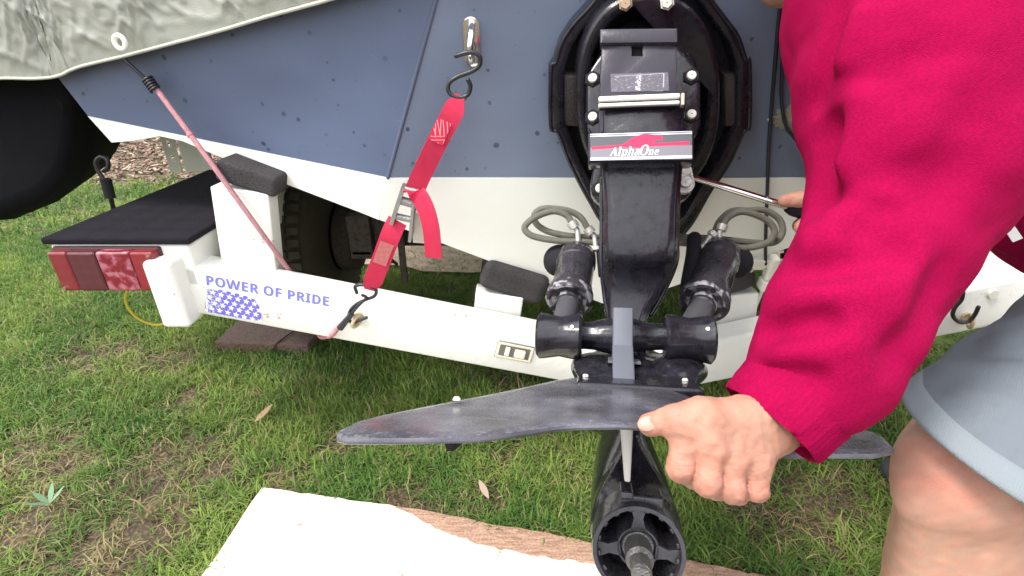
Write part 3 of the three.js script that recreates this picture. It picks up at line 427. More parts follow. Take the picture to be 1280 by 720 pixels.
// ---------- tie-downs ----------
const S = (px, py, z) => atZ(px, py, z);
{
  const strap = thing('ratchet_strap', 'bright red ratchet strap hooked from the transom eye to the white beam', 'strap');
  const web = M.web;
  const hk = part(strap, 'upper_hook', tube([[570, 70, 0.075], [576, 68, 0.078], [584, 66, 0.08], [593, 66, 0.08], [600, 72, 0.078], [599, 82, 0.076], [590, 89, 0.075], [572, 96, 0.075], [562, 103, 0.075], [560, 112, 0.075], [565, 119, 0.075], [576, 122, 0.076], [585, 118, 0.076], [588, 108, 0.078], [585, 100, 0.08]].map((q) => S(q[0], q[1], q[2])), 0.0042, 120, 10), M.hook, 'black S hook in the chrome eye');
  part(strap, 'upper_webbing', ribbon([S(575, 119, 0.077), S(566, 140, 0.08), S(548, 175, 0.075), S(530, 212, 0.065), S(518, 238, 0.06)], (t) => lerp(0.02, 0.04, smooth(0, 0.22, t)), 0.003, V(0.92, 0.39, 0)), web);
  part(strap, 'stitching', ribbon([S(556, 151, 0.0815), S(545, 178, 0.0785)], 0.028, 0.0012, V(0.92, 0.39, 0), 4), (() => { const t = canvasTex(128, 256, (c) => { c.fillStyle = '#cf1f46'; c.fillRect(0, 0, 128, 256); c.strokeStyle = '#e99a9f'; c.lineWidth = 7; c.strokeRect(14, 16, 100, 224); c.beginPath(); c.moveTo(20, 30); c.lineTo(50, 226); c.lineTo(64, 40); c.lineTo(84, 226); c.lineTo(108, 30); c.stroke(); }); t.repeat.set(30, 18); return mat([1, 1, 1], 0.7, { map: t }); })());
  const rb = part(strap, 'ratchet', merge(ribbon([S(505, 232, 0.075), S(490, 278, 0.07)], 0.008, 0.03, V(0.9, 0.4, 0), 8), ribbon([S(519, 238, 0.075), S(513, 300, 0.07)], 0.006, 0.026, V(0.9, 0.1, 0), 8), rod(S(500, 250, 0.075), S(521, 256, 0.075), 0.009), rod(S(494, 270, 0.075), S(517, 275, 0.075), 0.007), rod(S(506, 236, 0.08), S(523, 240, 0.08), 0.006)), mat([0.32, 0.32, 0.31], 0.4, { metalness: 0.7, bumpMap: rep(grime, 40), bumpScale: 0.0008 }), 'grey steel ratchet buckle');
  part(rb, 'handle', ribbon([S(524, 262, 0.06), S(525, 303, 0.045)], 0.03, 0.006, V(1, 0, 0), 6), M.zinc); part(rb, 'pawl', ribbon([S(522, 262, 0.086), S(535, 272, 0.08)], 0.012, 0.008, V(0.4, 0.9, 0), 4), M.zinc);
  part(strap, 'tail_webbing', ribbon([S(512, 240, 0.085), S(521, 242, 0.1), S(531, 258, 0.108), S(538, 282, 0.11), S(541, 306, 0.105), S(542, 322, 0.1)], 0.036, 0.003, V(1, -0.1, 0.15)), web, 'loose pink red strap tail');
  part(strap, 'lower_webbing', ribbon([S(497, 276, 0.072), S(490, 290, 0.075), S(478, 322, 0.07), S(466, 352, 0.06), S(462, 362, 0.055)], (t) => lerp(0.042, 0.026, smooth(0.72, 1, t)), 0.0035, V(0.92, 0.39, 0)), web);
  part(strap, 'lower_stitching', ribbon([S(484, 304, 0.078), S(474, 330, 0.0735)], 0.03, 0.0012, V(0.92, 0.39, 0), 4), mat([0.75, 0.22, 0.22], 0.8, { bumpMap: rep(fine, 80), bumpScale: 0.002 }));
  part(strap, 'lower_hook', tube([[446, 366, 0.05], [444, 358, 0.052], [452, 356, 0.055], [462, 358, 0.055], [470, 362, 0.053], [468, 370, 0.048], [456, 375, 0.045], [446, 380, 0.042], [438, 388, 0.04], [436, 398, 0.04], [441, 404, 0.042], [450, 400, 0.044], [458, 397, 0.044]].map((q) => S(...q)), 0.004, 110, 10), M.hook, 'black S hook in the beam eye');
  const right = thing('ratchet_strap', 'red strap whose black hook sits in the beam eye beside the grey shorts', 'strap');
  part(right, 'lower_hook', tube([[1186, 352, 0.05], [1194, 354, 0.05], [1203, 362, 0.05], [1202, 374, 0.048], [1194, 384, 0.046], [1191, 394, 0.044], [1198, 402, 0.043], [1210, 402, 0.043], [1218, 394, 0.046], [1223, 384, 0.05]].map((q) => S(...q)), 0.0046, 90, 10), M.hook);
  part(right, 'webbing', ribbon([S(1184, 354, 0.05), S(1165, 300, 0.06), S(1130, 200, 0.075), S(1095, 110, 0.08), S(1082, 80, 0.08)], 0.04, 0.003, V(0.92, -0.39, 0)), web);
}
{
  const cord = thing('bungee', 'faded pink bungee cord stretched from the tarpaulin grommet to the beam', 'bungee');
  const zc = (t) => lerp(-0.1, -0.03, t);
  const A = S(193, 108, -0.098), B = S(366, 344, -0.068), N1 = S(280, 226, -0.018), N2 = S(335, 302, -0.02);
  part(cord, 'elastic', tube([A, S(236, 166, -0.05), N1, N2, B, B.clone().add(V(0.03, -0.09, -0.02)), S(398, 417, -0.05), S(408, 421, 0.0), S(416, 418, 0.03), S(424, 408, 0.04)], 0.0058, 140, 10), mat([0.62, 0.29, 0.32], 0.85, { bumpMap: rep(fine, 60), bumpScale: 0.0015, map: rep(colourTex(128, [1, 0.98, 0.98], 0.35, 12, 81), 12) }));
  part(cord, 'knot', put(new THREE.SphereGeometry(0.0075, 14, 10), ...S(238, 169, -0.048).toArray()), mat([0.5, 0.16, 0.2], 0.9));
  const h = part(cord, 'upper_hook', tube([[157, 52, -0.13], [160, 50, -0.1], [161, 58, -0.09], [154, 64, -0.09], [156, 74, -0.09], [166, 84, -0.092], [180, 97, -0.095], [190, 106, -0.097]].map((q) => S(...q)), 0.004, 60, 8), M.hook, 'black hook in the white grommet');
  const coil = []; const ax = B.clone().sub(A).normalize(), u = ax.clone().cross(V(0, 0, 1)).normalize(), w = ax.clone().cross(u), st = S(183, 97, -0.096); for (let i = 0; i <= 80; i++) { const t = i / 80 * 6.283 * 5; coil.push(st.clone().addScaledVector(ax, i / 80 * 0.028).addScaledVector(u, Math.cos(t) * 0.0105).addScaledVector(w, Math.sin(t) * 0.0105)); } part(h, 'coil', tube(coil, 0.0026, 220, 6), M.hook);
  part(cord, 'lower_hook', merge(rod(S(425, 410, 0.043), S(440, 392, 0.046), 0.0085, 0.0065), tube([[438, 394, 0.046], [446, 384, 0.048], [452, 378, 0.05], [458, 372, 0.05], [453, 369, 0.052]].map((q) => S(...q)), 0.0036, 30, 8)), M.hook);
  const h2 = thing('bungee_hook', 'black bungee hook hanging from the edge of the black cover', 'hook');
  part(h2, 'hook', tube([[130, 214, -0.28], [135, 210, -0.27], [134, 200, -0.27], [126, 196, -0.27], [120, 202, -0.27], [122, 212, -0.27], [128, 222, -0.27], [133, 230, -0.27]].map((q) => S(...q)), 0.0055, 50, 8), M.hook); part(h2, 'coil', rod(S(132, 224, -0.27), S(138, 247, -0.27), 0.013, 0.013), M.blackRough); part(h2, 'elastic', tube([S(138, 246, -0.27), S(142, 262, -0.3), S(150, 300, -0.4)], 0.006, 20, 8), M.blackRough);
}

// ---------- stern drive ----------
const drive = thing('stern_drive', 'glossy black stern drive tilted up on the transom, propeller removed', 'stern drive');
const MD = new THREE.Matrix4().makeTranslation(-0.035, 0.97, 0.06).multiply(new THREE.Matrix4().makeRotationY(-11.5 * Math.PI / 180)).multiply(new THREE.Matrix4().makeRotationX(-27 * Math.PI / 180)).multiply(new THREE.Matrix4().makeRotationZ(3.75 * Math.PI / 180));
const DL = inFrame(MD), inD = (g) => g.applyMatrix4(MD), dp = (px, py, z, name, g, m, l) => part(drive, name, inD(g), m, l);
const pxT = (list, z) => list.map((q) => { const p = TL(q[0], q[1], z); return [p.x, p.y]; });
const pxD = (list, z) => list.map((q) => { const p = DL(q[0], q[1], z); return [p.x, p.y]; });
{ // transom shield with rim and recess
  const out = [[772, -50], [742, 0], [715, 30], [701, 52], [693, 78], [687, 86], [687, 158], [696, 166], [712, 206], [735, 250], [757, 284], [790, 306], [835, 306], [862, 284], [888, 240], [912, 205], [930, 166], [938, 156], [938, 80], [933, 74], [923, 45], [905, 20], [890, 0], [858, -50]];
  const inn = out.map(([x, y]) => [812 + (x - 812) * 0.875, 128 + (y - 128) * 0.9]).map(([x, y]) => [x < 705 ? x + 3 : x > 918 ? x - 3 : x, y]);
  const sh = part(drive, 'transom_shield', prism(pxT(out, 0.05), 0.055, 0.007, [pxT(inn, 0.05).reverse()], 3).applyMatrix4(MT), M.black);
  part(sh, 'recess', prism(pxT(out.map(([x, y]) => [812 + (x - 812) * 0.93, 128 + (y - 128) * 0.94]), 0.0), 0.014, 0.002).applyMatrix4(MT), M.blackRough);
  for (const [x0, x1] of [[697, 724], [904, 929]]) { const p = pxT([[x0, 92], [x1, 92], [x1, 158], [x0 + (x0 > 800 ? 2 : -1), 158]], 0.04); part(sh, 'pivot_pad', prism([...p].reverse(), 0.045, 0.007).applyMatrix4(MT), phys([0.045, 0.036, 0.038], 0.5, { bumpMap: rep(grime, 25), bumpScale: 0.001 })); }
  // a rolled lip along the shield
  part(sh, 'lip', tube(pxT([...out, out[0]], 0.05).map(([x, y]) => V(x * 0.985, y * 0.99, 0.052)), 0.0045, 300, 8).applyMatrix4(MT), M.black);
}
const ringPts = (cx, cy, rx, ry, n = 72, pw = 2) => Array.from({ length: n }, (_, i) => { const t = i / n * 6.283, c = Math.cos(t), s = Math.sin(t); return [cx + rx * Math.sign(c) * Math.abs(c) ** (2 / pw), cy + ry * Math.sign(s) * Math.abs(s) ** (2 / pw)]; });
{ // gimbal ring
  const ring = part(drive, 'gimbal_ring', prism(pxT(ringPts(810, 118, 90, 128, 80, 2.3), 0.09), 0.07, 0.012, [pxT(ringPts(810, 118, 73, 108, 80, 2.3), 0.09).reverse()], 3).translate(0, 0, 0.03).applyMatrix4(MT), M.black);
  for (const [x, y] of [[782, 4], [834, 3]]) { const p = TL(x, y, 0.11).applyMatrix4(MT), q = TL(x, y, 0.122).applyMatrix4(MT); part(ring, 'ring_bolt', turned([[0.001, 0.012], [0.008, 0.012], [0.0095, 0.009], [0.0095, 0.0], [0.012, 0.0], [0.012, -0.012]], p, q, 6), x < 800 ? mat([0.5, 0.36, 0.24], 0.6) : M.boltPaint); }
  dp(0, 0, 0, 'bell_housing', (() => { const o = pxD(ringPts(806, 105, 68, 84, 64, 2.2), 0.06); const g = prism([...o].reverse(), 0.13, 0.02, [], 4); g.translate(0, 0, -0.06); return g; })(), M.black);
}
{ // upper gearcase: flange, cap, plaque, column
  const fl = pxD([[765, 48], [750, 66], [737, 86], [733, 100], [733, 150], [738, 166], [752, 172], [740, 215], [738, 238], [748, 250], [762, 250], [835, 250], [858, 246], [867, 236], [866, 215], [858, 172], [870, 168], [877, 152], [876, 92], [866, 76], [851, 60], [838, 46]], 0.13);
  const flange = dp(0, 0, 0, 'mounting_flange', (() => { const g = prism([...spline2(fl, 90)].reverse(), 0.05, 0.006, [], 3); g.translate(0, 0, 0.075); return g; })(), M.black);
  for (const [x, y] of [[741, 99], [741, 147], [864, 96], [864, 144], [750, 236]]) {
    const p = DL(x, y, 0.125); const st = part(flange, 'stud', inD(turned([[0.001, 0.0085], [0.0066, 0.0085], [0.0078, 0.0065], [0.0078, 0.0]], [p.x, p.y, 0.124], [p.x, p.y, 0.3], 16)), M.boltPaint, 'pale stud end'); part(st, 'washer', inD(turned([[0.0079, 0.004], [0.0125, 0.004], [0.0145, 0.002], [0.0145, -0.002]], [p.x, p.y, 0.124], [p.x, p.y, 0.3], 6)), M.blackRough);
  }
  const q = DL(854, 230, 0.14), lug = (h, grow = 0) => Array.from({ length: 40 }, (_, i) => { const t = i / 40 * 6.283, r = Math.sin(t) > 0 ? 0.0115 : 0.016; return [q.x + Math.cos(t) * r + Math.max(0, Math.sin(t)) * 0.002, q.y + (Math.sin(t) > 0 ? 0.016 : -0.002) + Math.sin(t) * r]; });
  const lg = part(drive, 'bright_lug', inD(prism(lug(0), 0.014, 0.003, [ringPts(q.x + 0.002, q.y + 0.018, 0.0042, 0.0042, 16)], 2).translate(0, 0, 0.14)), mat([0.6, 0.58, 0.52], 0.42, { metalness: 0.6, bumpMap: rep(grime, 40), bumpScale: 0.0008 }), 'bright metal two-hole lug');
  part(lg, 'stud', inD(turned([[0.001, 0.01], [0.008, 0.01], [0.0085, 0.008], [0.0085, 0], [0.0115, 0], [0.0115, -0.01]], [q.x, q.y - 0.002, 0.156], [q.x, q.y, 0.3], 20)), M.zinc);
  const inner = pxD([[738, 60], [862, 168]], 0.13);
  const capOut = pxD([[752, 36], [748, 165], [850, 165], [846, 36]], 0.2), cl = capOut.map((p) => [...p]);
  const cap = dp(0, 0, 0, 'upper_gearcase', prism(cl, 0.16, 0.008, [], 3).translate(0, 0, 0.03), M.cap, 'black upper gearcase with a flat rear face');
  const slot = pxD([[790, 57], [790, 70], [803, 70], [803, 57]], 0.2);
  part(cap, 'rear_cover', inD(prism(pxD([[752, 55], [750, 122], [847, 120], [845, 54]], 0.2), 0.012, 0.002, [[...slot].reverse()]).translate(0, 0, 0.189)), M.cap);
  part(cap, 'top_lip', inD(prism(pxD([[750, 37], [750, 55.5], [847, 54.5], [847, 36]], 0.206), 0.024, 0.004).translate(0, 0, 0.186)), M.cap);
  part(cap, 'slot_floor', inD(prism(slot, 0.002, 0).translate(0, 0, 0.1905)), mat([0.004, 0.004, 0.005], 0.9));
  const lt = canvasTex(512, 160, (c, w, h) => { c.fillStyle = '#514d58'; c.fillRect(0, 0, w, h); c.strokeStyle = 'rgba(210,205,210,.75)'; c.lineWidth = 4; c.beginPath(); c.moveTo(30, 12); c.lineTo(470, 8); c.stroke(); c.strokeRect(470, 12, 6, 120); for (let i = 0; i < 260; i++) { const x = rand() * w; c.fillStyle = `rgba(225,220,225,${rand() * 0.5})`; c.fillRect(x, 10 + rand() * 135, 2 + rand() * 16, 1 + rand() * 5); } for (let i = 0; i < 120; i++) { c.fillStyle = `rgba(240,238,240,${rand() * 0.7})`; c.fillRect(215 + rand() * 50, 10 + rand() * 135, 3 + rand() * 12, 2 + rand() * 14); } });
  const planeUV = (g, a, b) => { const p = g.attributes.position, uv = new Float32Array(p.count * 2); for (let i = 0; i < p.count; i++) { uv[2 * i] = (p.getX(i) - a[0]) / (b[0] - a[0]); uv[2 * i + 1] = (p.getY(i) - a[1]) / (b[1] - a[1]); } g.setAttribute('uv', new THREE.BufferAttribute(uv, 2)); return g; };
  const lb = pxD([[763, 93], [764, 116], [836, 114], [835, 91]], 0.2); part(cap, 'worn_label', inD(planeUV(prism(lb, 0.0008, 0).translate(0, 0, 0.2012), lb[1], lb[3])), mat([1, 1, 1], 0.5, { map: lt }), 'scuffed remains of a label');
  const t0 = DL(748, 128, 0.21), t1 = DL(850, 124, 0.21), d = t1.clone().sub(t0), ang = Math.atan2(d.y, d.x);
  part(cap, 'trim_strip', inD(merge(put(box(d.length(), 0.0075, 0.016, 0.0025), (t0.x + t1.x) / 2, (t0.y + t1.y) / 2 + 0.0048, 0.205, 0, 0, ang), put(box(d.length(), 0.006, 0.014, 0.0025), (t0.x + t1.x) / 2, (t0.y + t1.y) / 2 - 0.0048, 0.205, 0, 0, ang))), mat([0.8, 0.79, 0.74], 0.35, { metalness: 0.25 }), 'pale twin trim strip'); part(cap, 'strip_backing', inD(put(box(d.length() * 0.98, 0.018, 0.008, 0.001), (t0.x + t1.x) / 2, (t0.y + t1.y) / 2, 0.203, 0, 0, ang)), M.blackRough); part(cap, 'strip_end', inD(put(box(0.005, 0.018, 0.012, 0.001), t1.x + 0.004, t1.y, 0.205)), mat([0.4, 0.38, 0.32], 0.6));
  // name plaque
  const pl = pxD([[735, 166], [735, 203], [868, 201], [868, 162]], 0.235), plg = prism(pl, 0.045, 0.004, [], 3).translate(0, 0, 0.19);
  const plaque = part(drive, 'name_plaque', inD(plg), M.black, 'name plaque with a pink red swoosh and white script');
  const pt = canvasTex(1024, 288, (c, w, h) => {
    c.fillStyle = '#4b4c52'; c.fillRect(0, 0, w, h); c.fillStyle = '#77747c'; c.fillRect(0, h * 0.5, w, h * 0.4);
    c.fillStyle = '#e9e6ea'; c.fillRect(0, 8, w, 10); c.fillRect(0, h - 34, w, 30);
    c.fillStyle = '#d3194f'; c.beginPath(); c.moveTo(10, 128); c.lineTo(330, 118); c.bezierCurveTo(400, 70, 450, 14, 560, 6); c.bezierCurveTo(640, 12, 690, 26, 735, 30); c.lineTo(735, 84); c.bezierCurveTo(700, 66, 660, 76, 640, 108); c.lineTo(1000, 98); c.lineTo(1000, 138); c.lineTo(620, 146); c.bezierCurveTo(560, 170, 420, 150, 330, 150); c.lineTo(10, 164); c.fill();
    c.save(); c.transform(1, 0, -0.22, 1, 60, 0); c.font = 'bold 132px serif'; c.lineJoin = 'round'; c.strokeStyle = '#1a1a1e'; c.lineWidth = 10; c.fillStyle = '#f6f4f4'; const wr = (s, x, y, k) => { c.save(); c.translate(x, y); c.scale(k, 1); c.strokeText(s, 0, 0); c.fillText(s, 0, 0); c.restore(); }; wr('Alpha', 190, 240, 0.78); c.font = 'bold 158px serif'; wr('O', 485, 240, 0.8); c.font = 'bold 112px serif'; wr('ne', 580, 240, 0.8); c.restore();
  });
  part(plaque, 'plaque_face', inD(planeUV(prism(pxD([[738, 167.5], [738, 201], [865, 199], [865, 164]], 0.236), 0.001, 0).translate(0, 0, 0.2353), pxD([[738, 201]], 0.236)[0], pxD([[865, 165]], 0.236)[0])), mat([1, 1, 1], 0.4, { map: pt }));
  dp(0, 0, 0, 'lower_column', loft([[-0.1, 0.062, 0.0, 0.196, 0.012, 0], [-0.19, 0.06, 0.0, 0.2, 0.014, 0], [-0.25, 0.056, 0.01, 0.202, 0.016, 0], [-0.3, 0.0555, 0.02, 0.205, 0.018, 0], [-0.328, 0.056, 0.03, 0.204, 0.02, 0], [-0.34, 0.056, 0.03, 0.197, 0.02, 0], [-0.347, 0.056, 0.03, 0.18, 0.02, -0.001], [-0.36, 0.053, 0.04, 0.172, 0.02, -0.002], [-0.385, 0.043, 0.04, 0.166, 0.018, -0.006], [-0.41, 0.034, 0.04, 0.165, 0.016, -0.012], [-0.43, 0.03, 0.04, 0.17, 0.014, -0.016], [-0.5, 0.03, 0.02, 0.2, 0.014, -0.016]].map(([y, hw, z0, z1, r, cx]) => roundRect(hw, z0, z1, r, y, cx)), true, 0.9), M.black);
  for (const sx of [-1, 1]) part(drive, 'casting_rib', inD(tube([[sx * 0.06, -0.2, 0.15], [sx * 0.058, -0.29, 0.15], [sx * 0.058, -0.335, 0.15], [sx * 0.046 - 0.006, -0.385, 0.14], [sx * 0.034 - 0.012, -0.42, 0.14]], 0.004, 40, 8)), M.black);
  const b0 = DL(780, 385, 0.215), b1 = DL(780, 492, 0.3);
  const bar = part(drive, 'rear_bar', inD(loft([[b0.y, 0.15, 0.216], [-0.44, 0.16, 0.224], [-0.462, 0.16, 0.23], [-0.49, 0.2, 0.27], [-0.518, 0.2, 0.3]].map(([y, z0, z1]) => roundRect(0.0145, z0, z1, 0.003, y, -0.0245, 3)), true, 0.5)), M.bar, 'flat grey rear bar'); const lp = DL(783, 453, 0.235); part(bar, 'ledge', inD(put(box(0.046, 0.004, 0.05, 0.001), -0.022, lp.y, 0.215)), M.bar);
  // trim anchor cross tube and bumpers
  const sl = DL(700, 420, 0.2), sr = DL(860, 423, 0.2); dp(0, 0, 0, 'anchor_boss', merge(turned([[0.001, 0], [0.022, 0], [0.021, 0.03], [0.022, 0.05], [0.027, 0.07], [0.028, 0.11], [0.022, 0.13], [0.02, 0.15], [0.022, 0.186], [0.001, 0.186]], [sl.x, sl.y, 0.178], [sr.x, sr.y, 0.178], 32)), M.black);
  for (const [c, s] of [[sl, -1], [sr, 1]]) { const p = 0.034; const sp = part(drive, 'anchor_bumper', inD(turned([[0.001, -p], [0.03, -p], [0.035, -p + 0.004], [0.034, -p * 0.6], [0.0305, 0], [0.034, p * 0.6], [0.036, p - 0.004], [0.031, p], [0.001, p]], [c.x, c.y, 0.205], [c.x + 1, c.y, 0.205], 40)), M.black); part(sp, 'bolt_dot', inD(rod([c.x + 0.02 , c.y + 0.016, 0.232], [c.x + 0.02, c.y + 0.017, 0.2375], 0.0028)), M.boltPaint); }
}
{ // lower unit
  const X = -0.008, f0 = blend([capsule([X, -0.686, -0.1], [X, -0.686, 0.31], 0.035, 0.053), capsule([X, -0.686, -0.1], [X, -0.686, -0.16], 0.035, 0.012)], 0.02);
  const strut = (x, y, z) => { const t = smooth(-0.7, -0.5, y), hw = 0.022 + 0.006 * t, zc = lerp(0.13, 0.09, t), hz = lerp(0.15, 0.1, t), dx = Math.abs(x - X), dz = Math.abs(z - zc) / hz; return Math.max((dx - hw * Math.sqrt(Math.max(0.02, 1 - Math.min(1, dz) ** 2.5))) * 0.8, (dz - 1) * hz, y + 0.44, -0.72 - y); };
  const plate = (x, y, z) => Math.max(Math.abs(y + 0.508) - 0.006, Math.abs(x - X) - 0.078, z - 0.33, 0.0 - z);
  const lumps = blend([ellipsoid([-0.058 + X, -0.5, 0.19], [0.034, 0.02, 0.08]), ellipsoid([0.066 + X, -0.498, 0.18], [0.042, 0.024, 0.08])], 0.01), bridge = ellipsoid([X, -0.5, 0.12], [0.075, 0.02, 0.12]);
  const f = (x, y, z) => smin(smin(smin(f0(x, y, z), strut(x, y, z), 0.07), plate(x, y, z), 0.025), Math.min(lumps(x, y, z), bridge(x, y, z)), 0.02);
  const bore = capsule([X, -0.686, 0.3], [X, -0.686, 0.5], 0.048, 0.048);
  const lg = dp(0, 0, 0, 'lower_gearcase', netMesh((x, y, z) => Math.max(f(x, y, z), -bore(x, y, z)), [-0.13, -0.78, -0.2], [0.13, -0.43, 0.36], 0.0045), M.black);
  part(lg, 'skeg', inD(prism([[-0.06, -0.73], [0.2, -0.73], [0.24, -0.9], [0.14, -0.9]].map(([z, y]) => [z, y]), 0.014, 0.005).rotateY(-Math.PI / 2).translate(X + 0.007, 0, 0)), M.black);
  // bearing carrier: outer ring, hub, four spokes
  const car = dp(0, 0, 0, 'bearing_carrier', turned([[0.053, -0.055], [0.0535, 0.0], [0.052, 0.004], [0.0475, 0.004], [0.046, 0.0], [0.044, -0.05], [0.04, -0.055]], [X, -0.686, 0.368], [X, -0.686, 1], 64), M.worn, 'worn grey bearing carrier');
  part(car, 'hub', inD(turned([[0.001, -0.06], [0.026, -0.06], [0.0255, -0.012], [0.0235, -0.006], [0.0215, -0.006], [0.0185, -0.012], [0.001, -0.012]], [X, -0.686, 0.368], [X, -0.686, 1], 48)), M.worn);
  for (let i = 0; i < 4; i++) { const t = i * Math.PI / 2 + (i % 2 ? -0.12 * (i - 2) : 0), g = loft([[0.02, 0.011], [0.034, 0.0065], [0.0475, 0.012]].map(([r, w]) => [[-w, -0.05], [w, -0.05], [w * 0.8, -0.006], [-w * 0.8, -0.006]].map(([a, z]) => V(a, r, z)).reverse()), true, 0.4); g.rotateZ(t); g.translate(X, -0.686, 0.368); part(car, 'spoke', inD(g), M.worn); }
  const notch = []; for (let i = 0; i < 16; i++) { const t = (i + 0.5) / 16 * 6.283; notch.push(put(box(0.007, 0.007, 0.03, 0.002), X + Math.cos(t) * 0.0465, -0.686 + Math.sin(t) * 0.0465, 0.352, 0, 0, t)); } part(car, 'teeth', inD(merge(notch)), M.worn);
  dp(0, 0, 0, 'propeller_shaft', turned([[0.001, 0.062], [0.0085, 0.062], [0.011, 0.058], [0.0115, 0.035], [0.0155, 0.03], [0.0155, 0.0], [0.0178, 0.0], [0.0178, -0.03]], [X, -0.686, 0.36], [X, -0.686, 1], 32), mat([0.16, 0.155, 0.15], 0.4, { metalness: 0.7, bumpMap: rep(grime, 50), bumpScale: 0.001 }));
  const bp = DL(795, 632, 0.32); dp(0, 0, 0, 'carrier_tab', merge(put(box(0.05, 0.016, 0.03, 0.004), X + 0.004, -0.634, 0.345), put(box(0.016, 0.01, 0.035, 0.003), X - 0.014, -0.627, 0.345)), M.worn);
  // pale trim tab
  const ta = DL(782, 541, 0.44), tb = DL(783, 592, 0.4); dp(0, 0, 0, 'trim_tab', loft([[ta.x, -0.512, 0.36, 0.45, 0.0075], [lerp(ta.x, tb.x, 0.5), -0.54, 0.385, 0.44, 0.0055], [tb.x, tb.y, 0.4, 0.425, 0.003]].map(([x, y, z0, z1, w]) => roundRect(w, z0, z1, Math.min(w, 0.006) * 0.95, y, x, 4)), true, 0.6), M.anode, 'pale zinc trim tab');
}
{ // hydrofoil wings on the cavitation plate
  const st = [[-0.25, 0.585, 0.6], [-0.2485, 0.568, 0.61], [-0.238, 0.538, 0.615], [-0.215, 0.495, 0.61], [-0.183, 0.44, 0.6], [-0.146, 0.372, 0.588], [-0.125, 0.33, 0.572], [-0.105, 0.289, 0.555], [-0.089, 0.266, 0.54], [-0.07, 0.258, 0.528], [-0.034, 0.258, 0.515], [0, 0.26, 0.512], [0.034, 0.256, 0.511], [0.06, 0.25, 0.5], [0.089, 0.25, 0.472], [0.12, 0.262, 0.44], [0.15, 0.275, 0.428], [0.18, 0.285, 0.42], [0.22, 0.284, 0.41], [0.25, 0.29, 0.388], [0.261, 0.315, 0.35], [0.262, 0.325, 0.34]];
  const g = loft(st.map(([x, zl, zt], k) => { const yc = -0.51 - 0.037 * smooth(0.03, 0.13, x), e = k === 0 || k === st.length - 1 ? 0.4 : 1, c = (zl + zt) / 2, h = (zt - zl) / 2, hh = Math.min(0.0045, h * 0.8) * e; return Array.from({ length: 28 }, (_, i) => { const t = i / 28 * 6.283, cs = Math.cos(t), sn = Math.sin(t); return V(x - 0.006, yc + hh * Math.sign(sn) * Math.abs(sn) ** 0.45, c + h * Math.sign(cs) * Math.abs(cs) ** 0.35); }); }).reverse(), true, 0.8);
  const wear = canvasTex(1024, 1024, (c, w, h) => {          // 0.6 m square, seen from above: x -0.3..0.3, z 0.2..0.8
    c.fillStyle = '#504f55'; c.fillRect(0, 0, w, h); const im = c.getImageData(0, 0, w, h), d = im.data;
    for (let y = 0; y < h; y++) for (let x = 0; x < w; x++) { const k = 1 + 0.45 * fbm(x / 190, y / 190, 5) + 0.14 * n2(x / 3, y / 3), i = (y * w + x) * 4; d[i] *= k; d[i + 1] *= k; d[i + 2] *= k; } c.putImageData(im, 0, 0);
    const X2 = (x) => (x + 0.3) / 0.6 * w, Y2 = (z) => (1 - (z - 0.2) / 0.6) * h;
    for (let i = 0; i < 260; i++) { c.strokeStyle = `rgba(205,203,210,${0.04 + 0.2 * rand() ** 2})`; c.lineWidth = 0.6 + 2.4 * rand() ** 2; const x = rand() * w, y = rand() * h, a = rand() * 0.9 - 0.2, l = 10 + rand() * 110; c.beginPath(); c.moveTo(x, y); c.quadraticCurveTo(x + l * 0.5, y + a * l * 0.4, x + l, y + a * l + (rand() - 0.5) * 20); c.stroke(); }
    for (let i = 0; i < st.length - 1; i++) for (let k = 0; k < 16; k++) { const t = rand(), x = lerp(st[i][0], st[i + 1][0], t), z = lerp(st[i][2], st[i + 1][2], t) - rand() ** 2 * 0.012; c.fillStyle = `rgba(180,178,184,${0.05 + 0.2 * rand()})`; c.beginPath(); c.ellipse(X2(x - 0.006), Y2(z), 1.5 + rand() * 4, 0.8 + rand() * 2, rand(), 0, 7); c.fill(); }
  }); wear.repeat.set(1 / 0.6, 1 / 0.6); wear.offset.set(0.5, -0.2 / 0.6);
  const foil = dp(0, 0, 0, 'hydrofoil', g, phys([1, 1, 1], 0.62, { specularIntensity: 0.6, map: wear, roughnessMap: rep(scuff, 5), bumpMap: rep(fine, 9), bumpScale: 0.00012 }), 'scuffed grey wing shaped hydrofoil');
  for (const [x, z] of [[-0.196, 0.485], [-0.075, 0.285], [0.055, 0.275]]) part(foil, 'foil_bolt', inD(turned([[0.001, 0.003], [0.0025, 0.003], [0.0038, 0.0015], [0.004, 0]], [x, -0.5015, z], [x, 0, z], 14)), M.boltPaint);
  for (const sx of [-1, 1]) part(foil, 'under_fin', inD(prism([[0.46, -0.51], [0.585, -0.51], [0.575, -0.524], [0.5, -0.526]].map(([z, y]) => [z, y]), 0.008, 0.002).rotateY(-Math.PI / 2).translate(sx * 0.17, sx > 0 ? -0.038 : 0, sx > 0 ? -0.18 : 0)), M.blackRough);
}
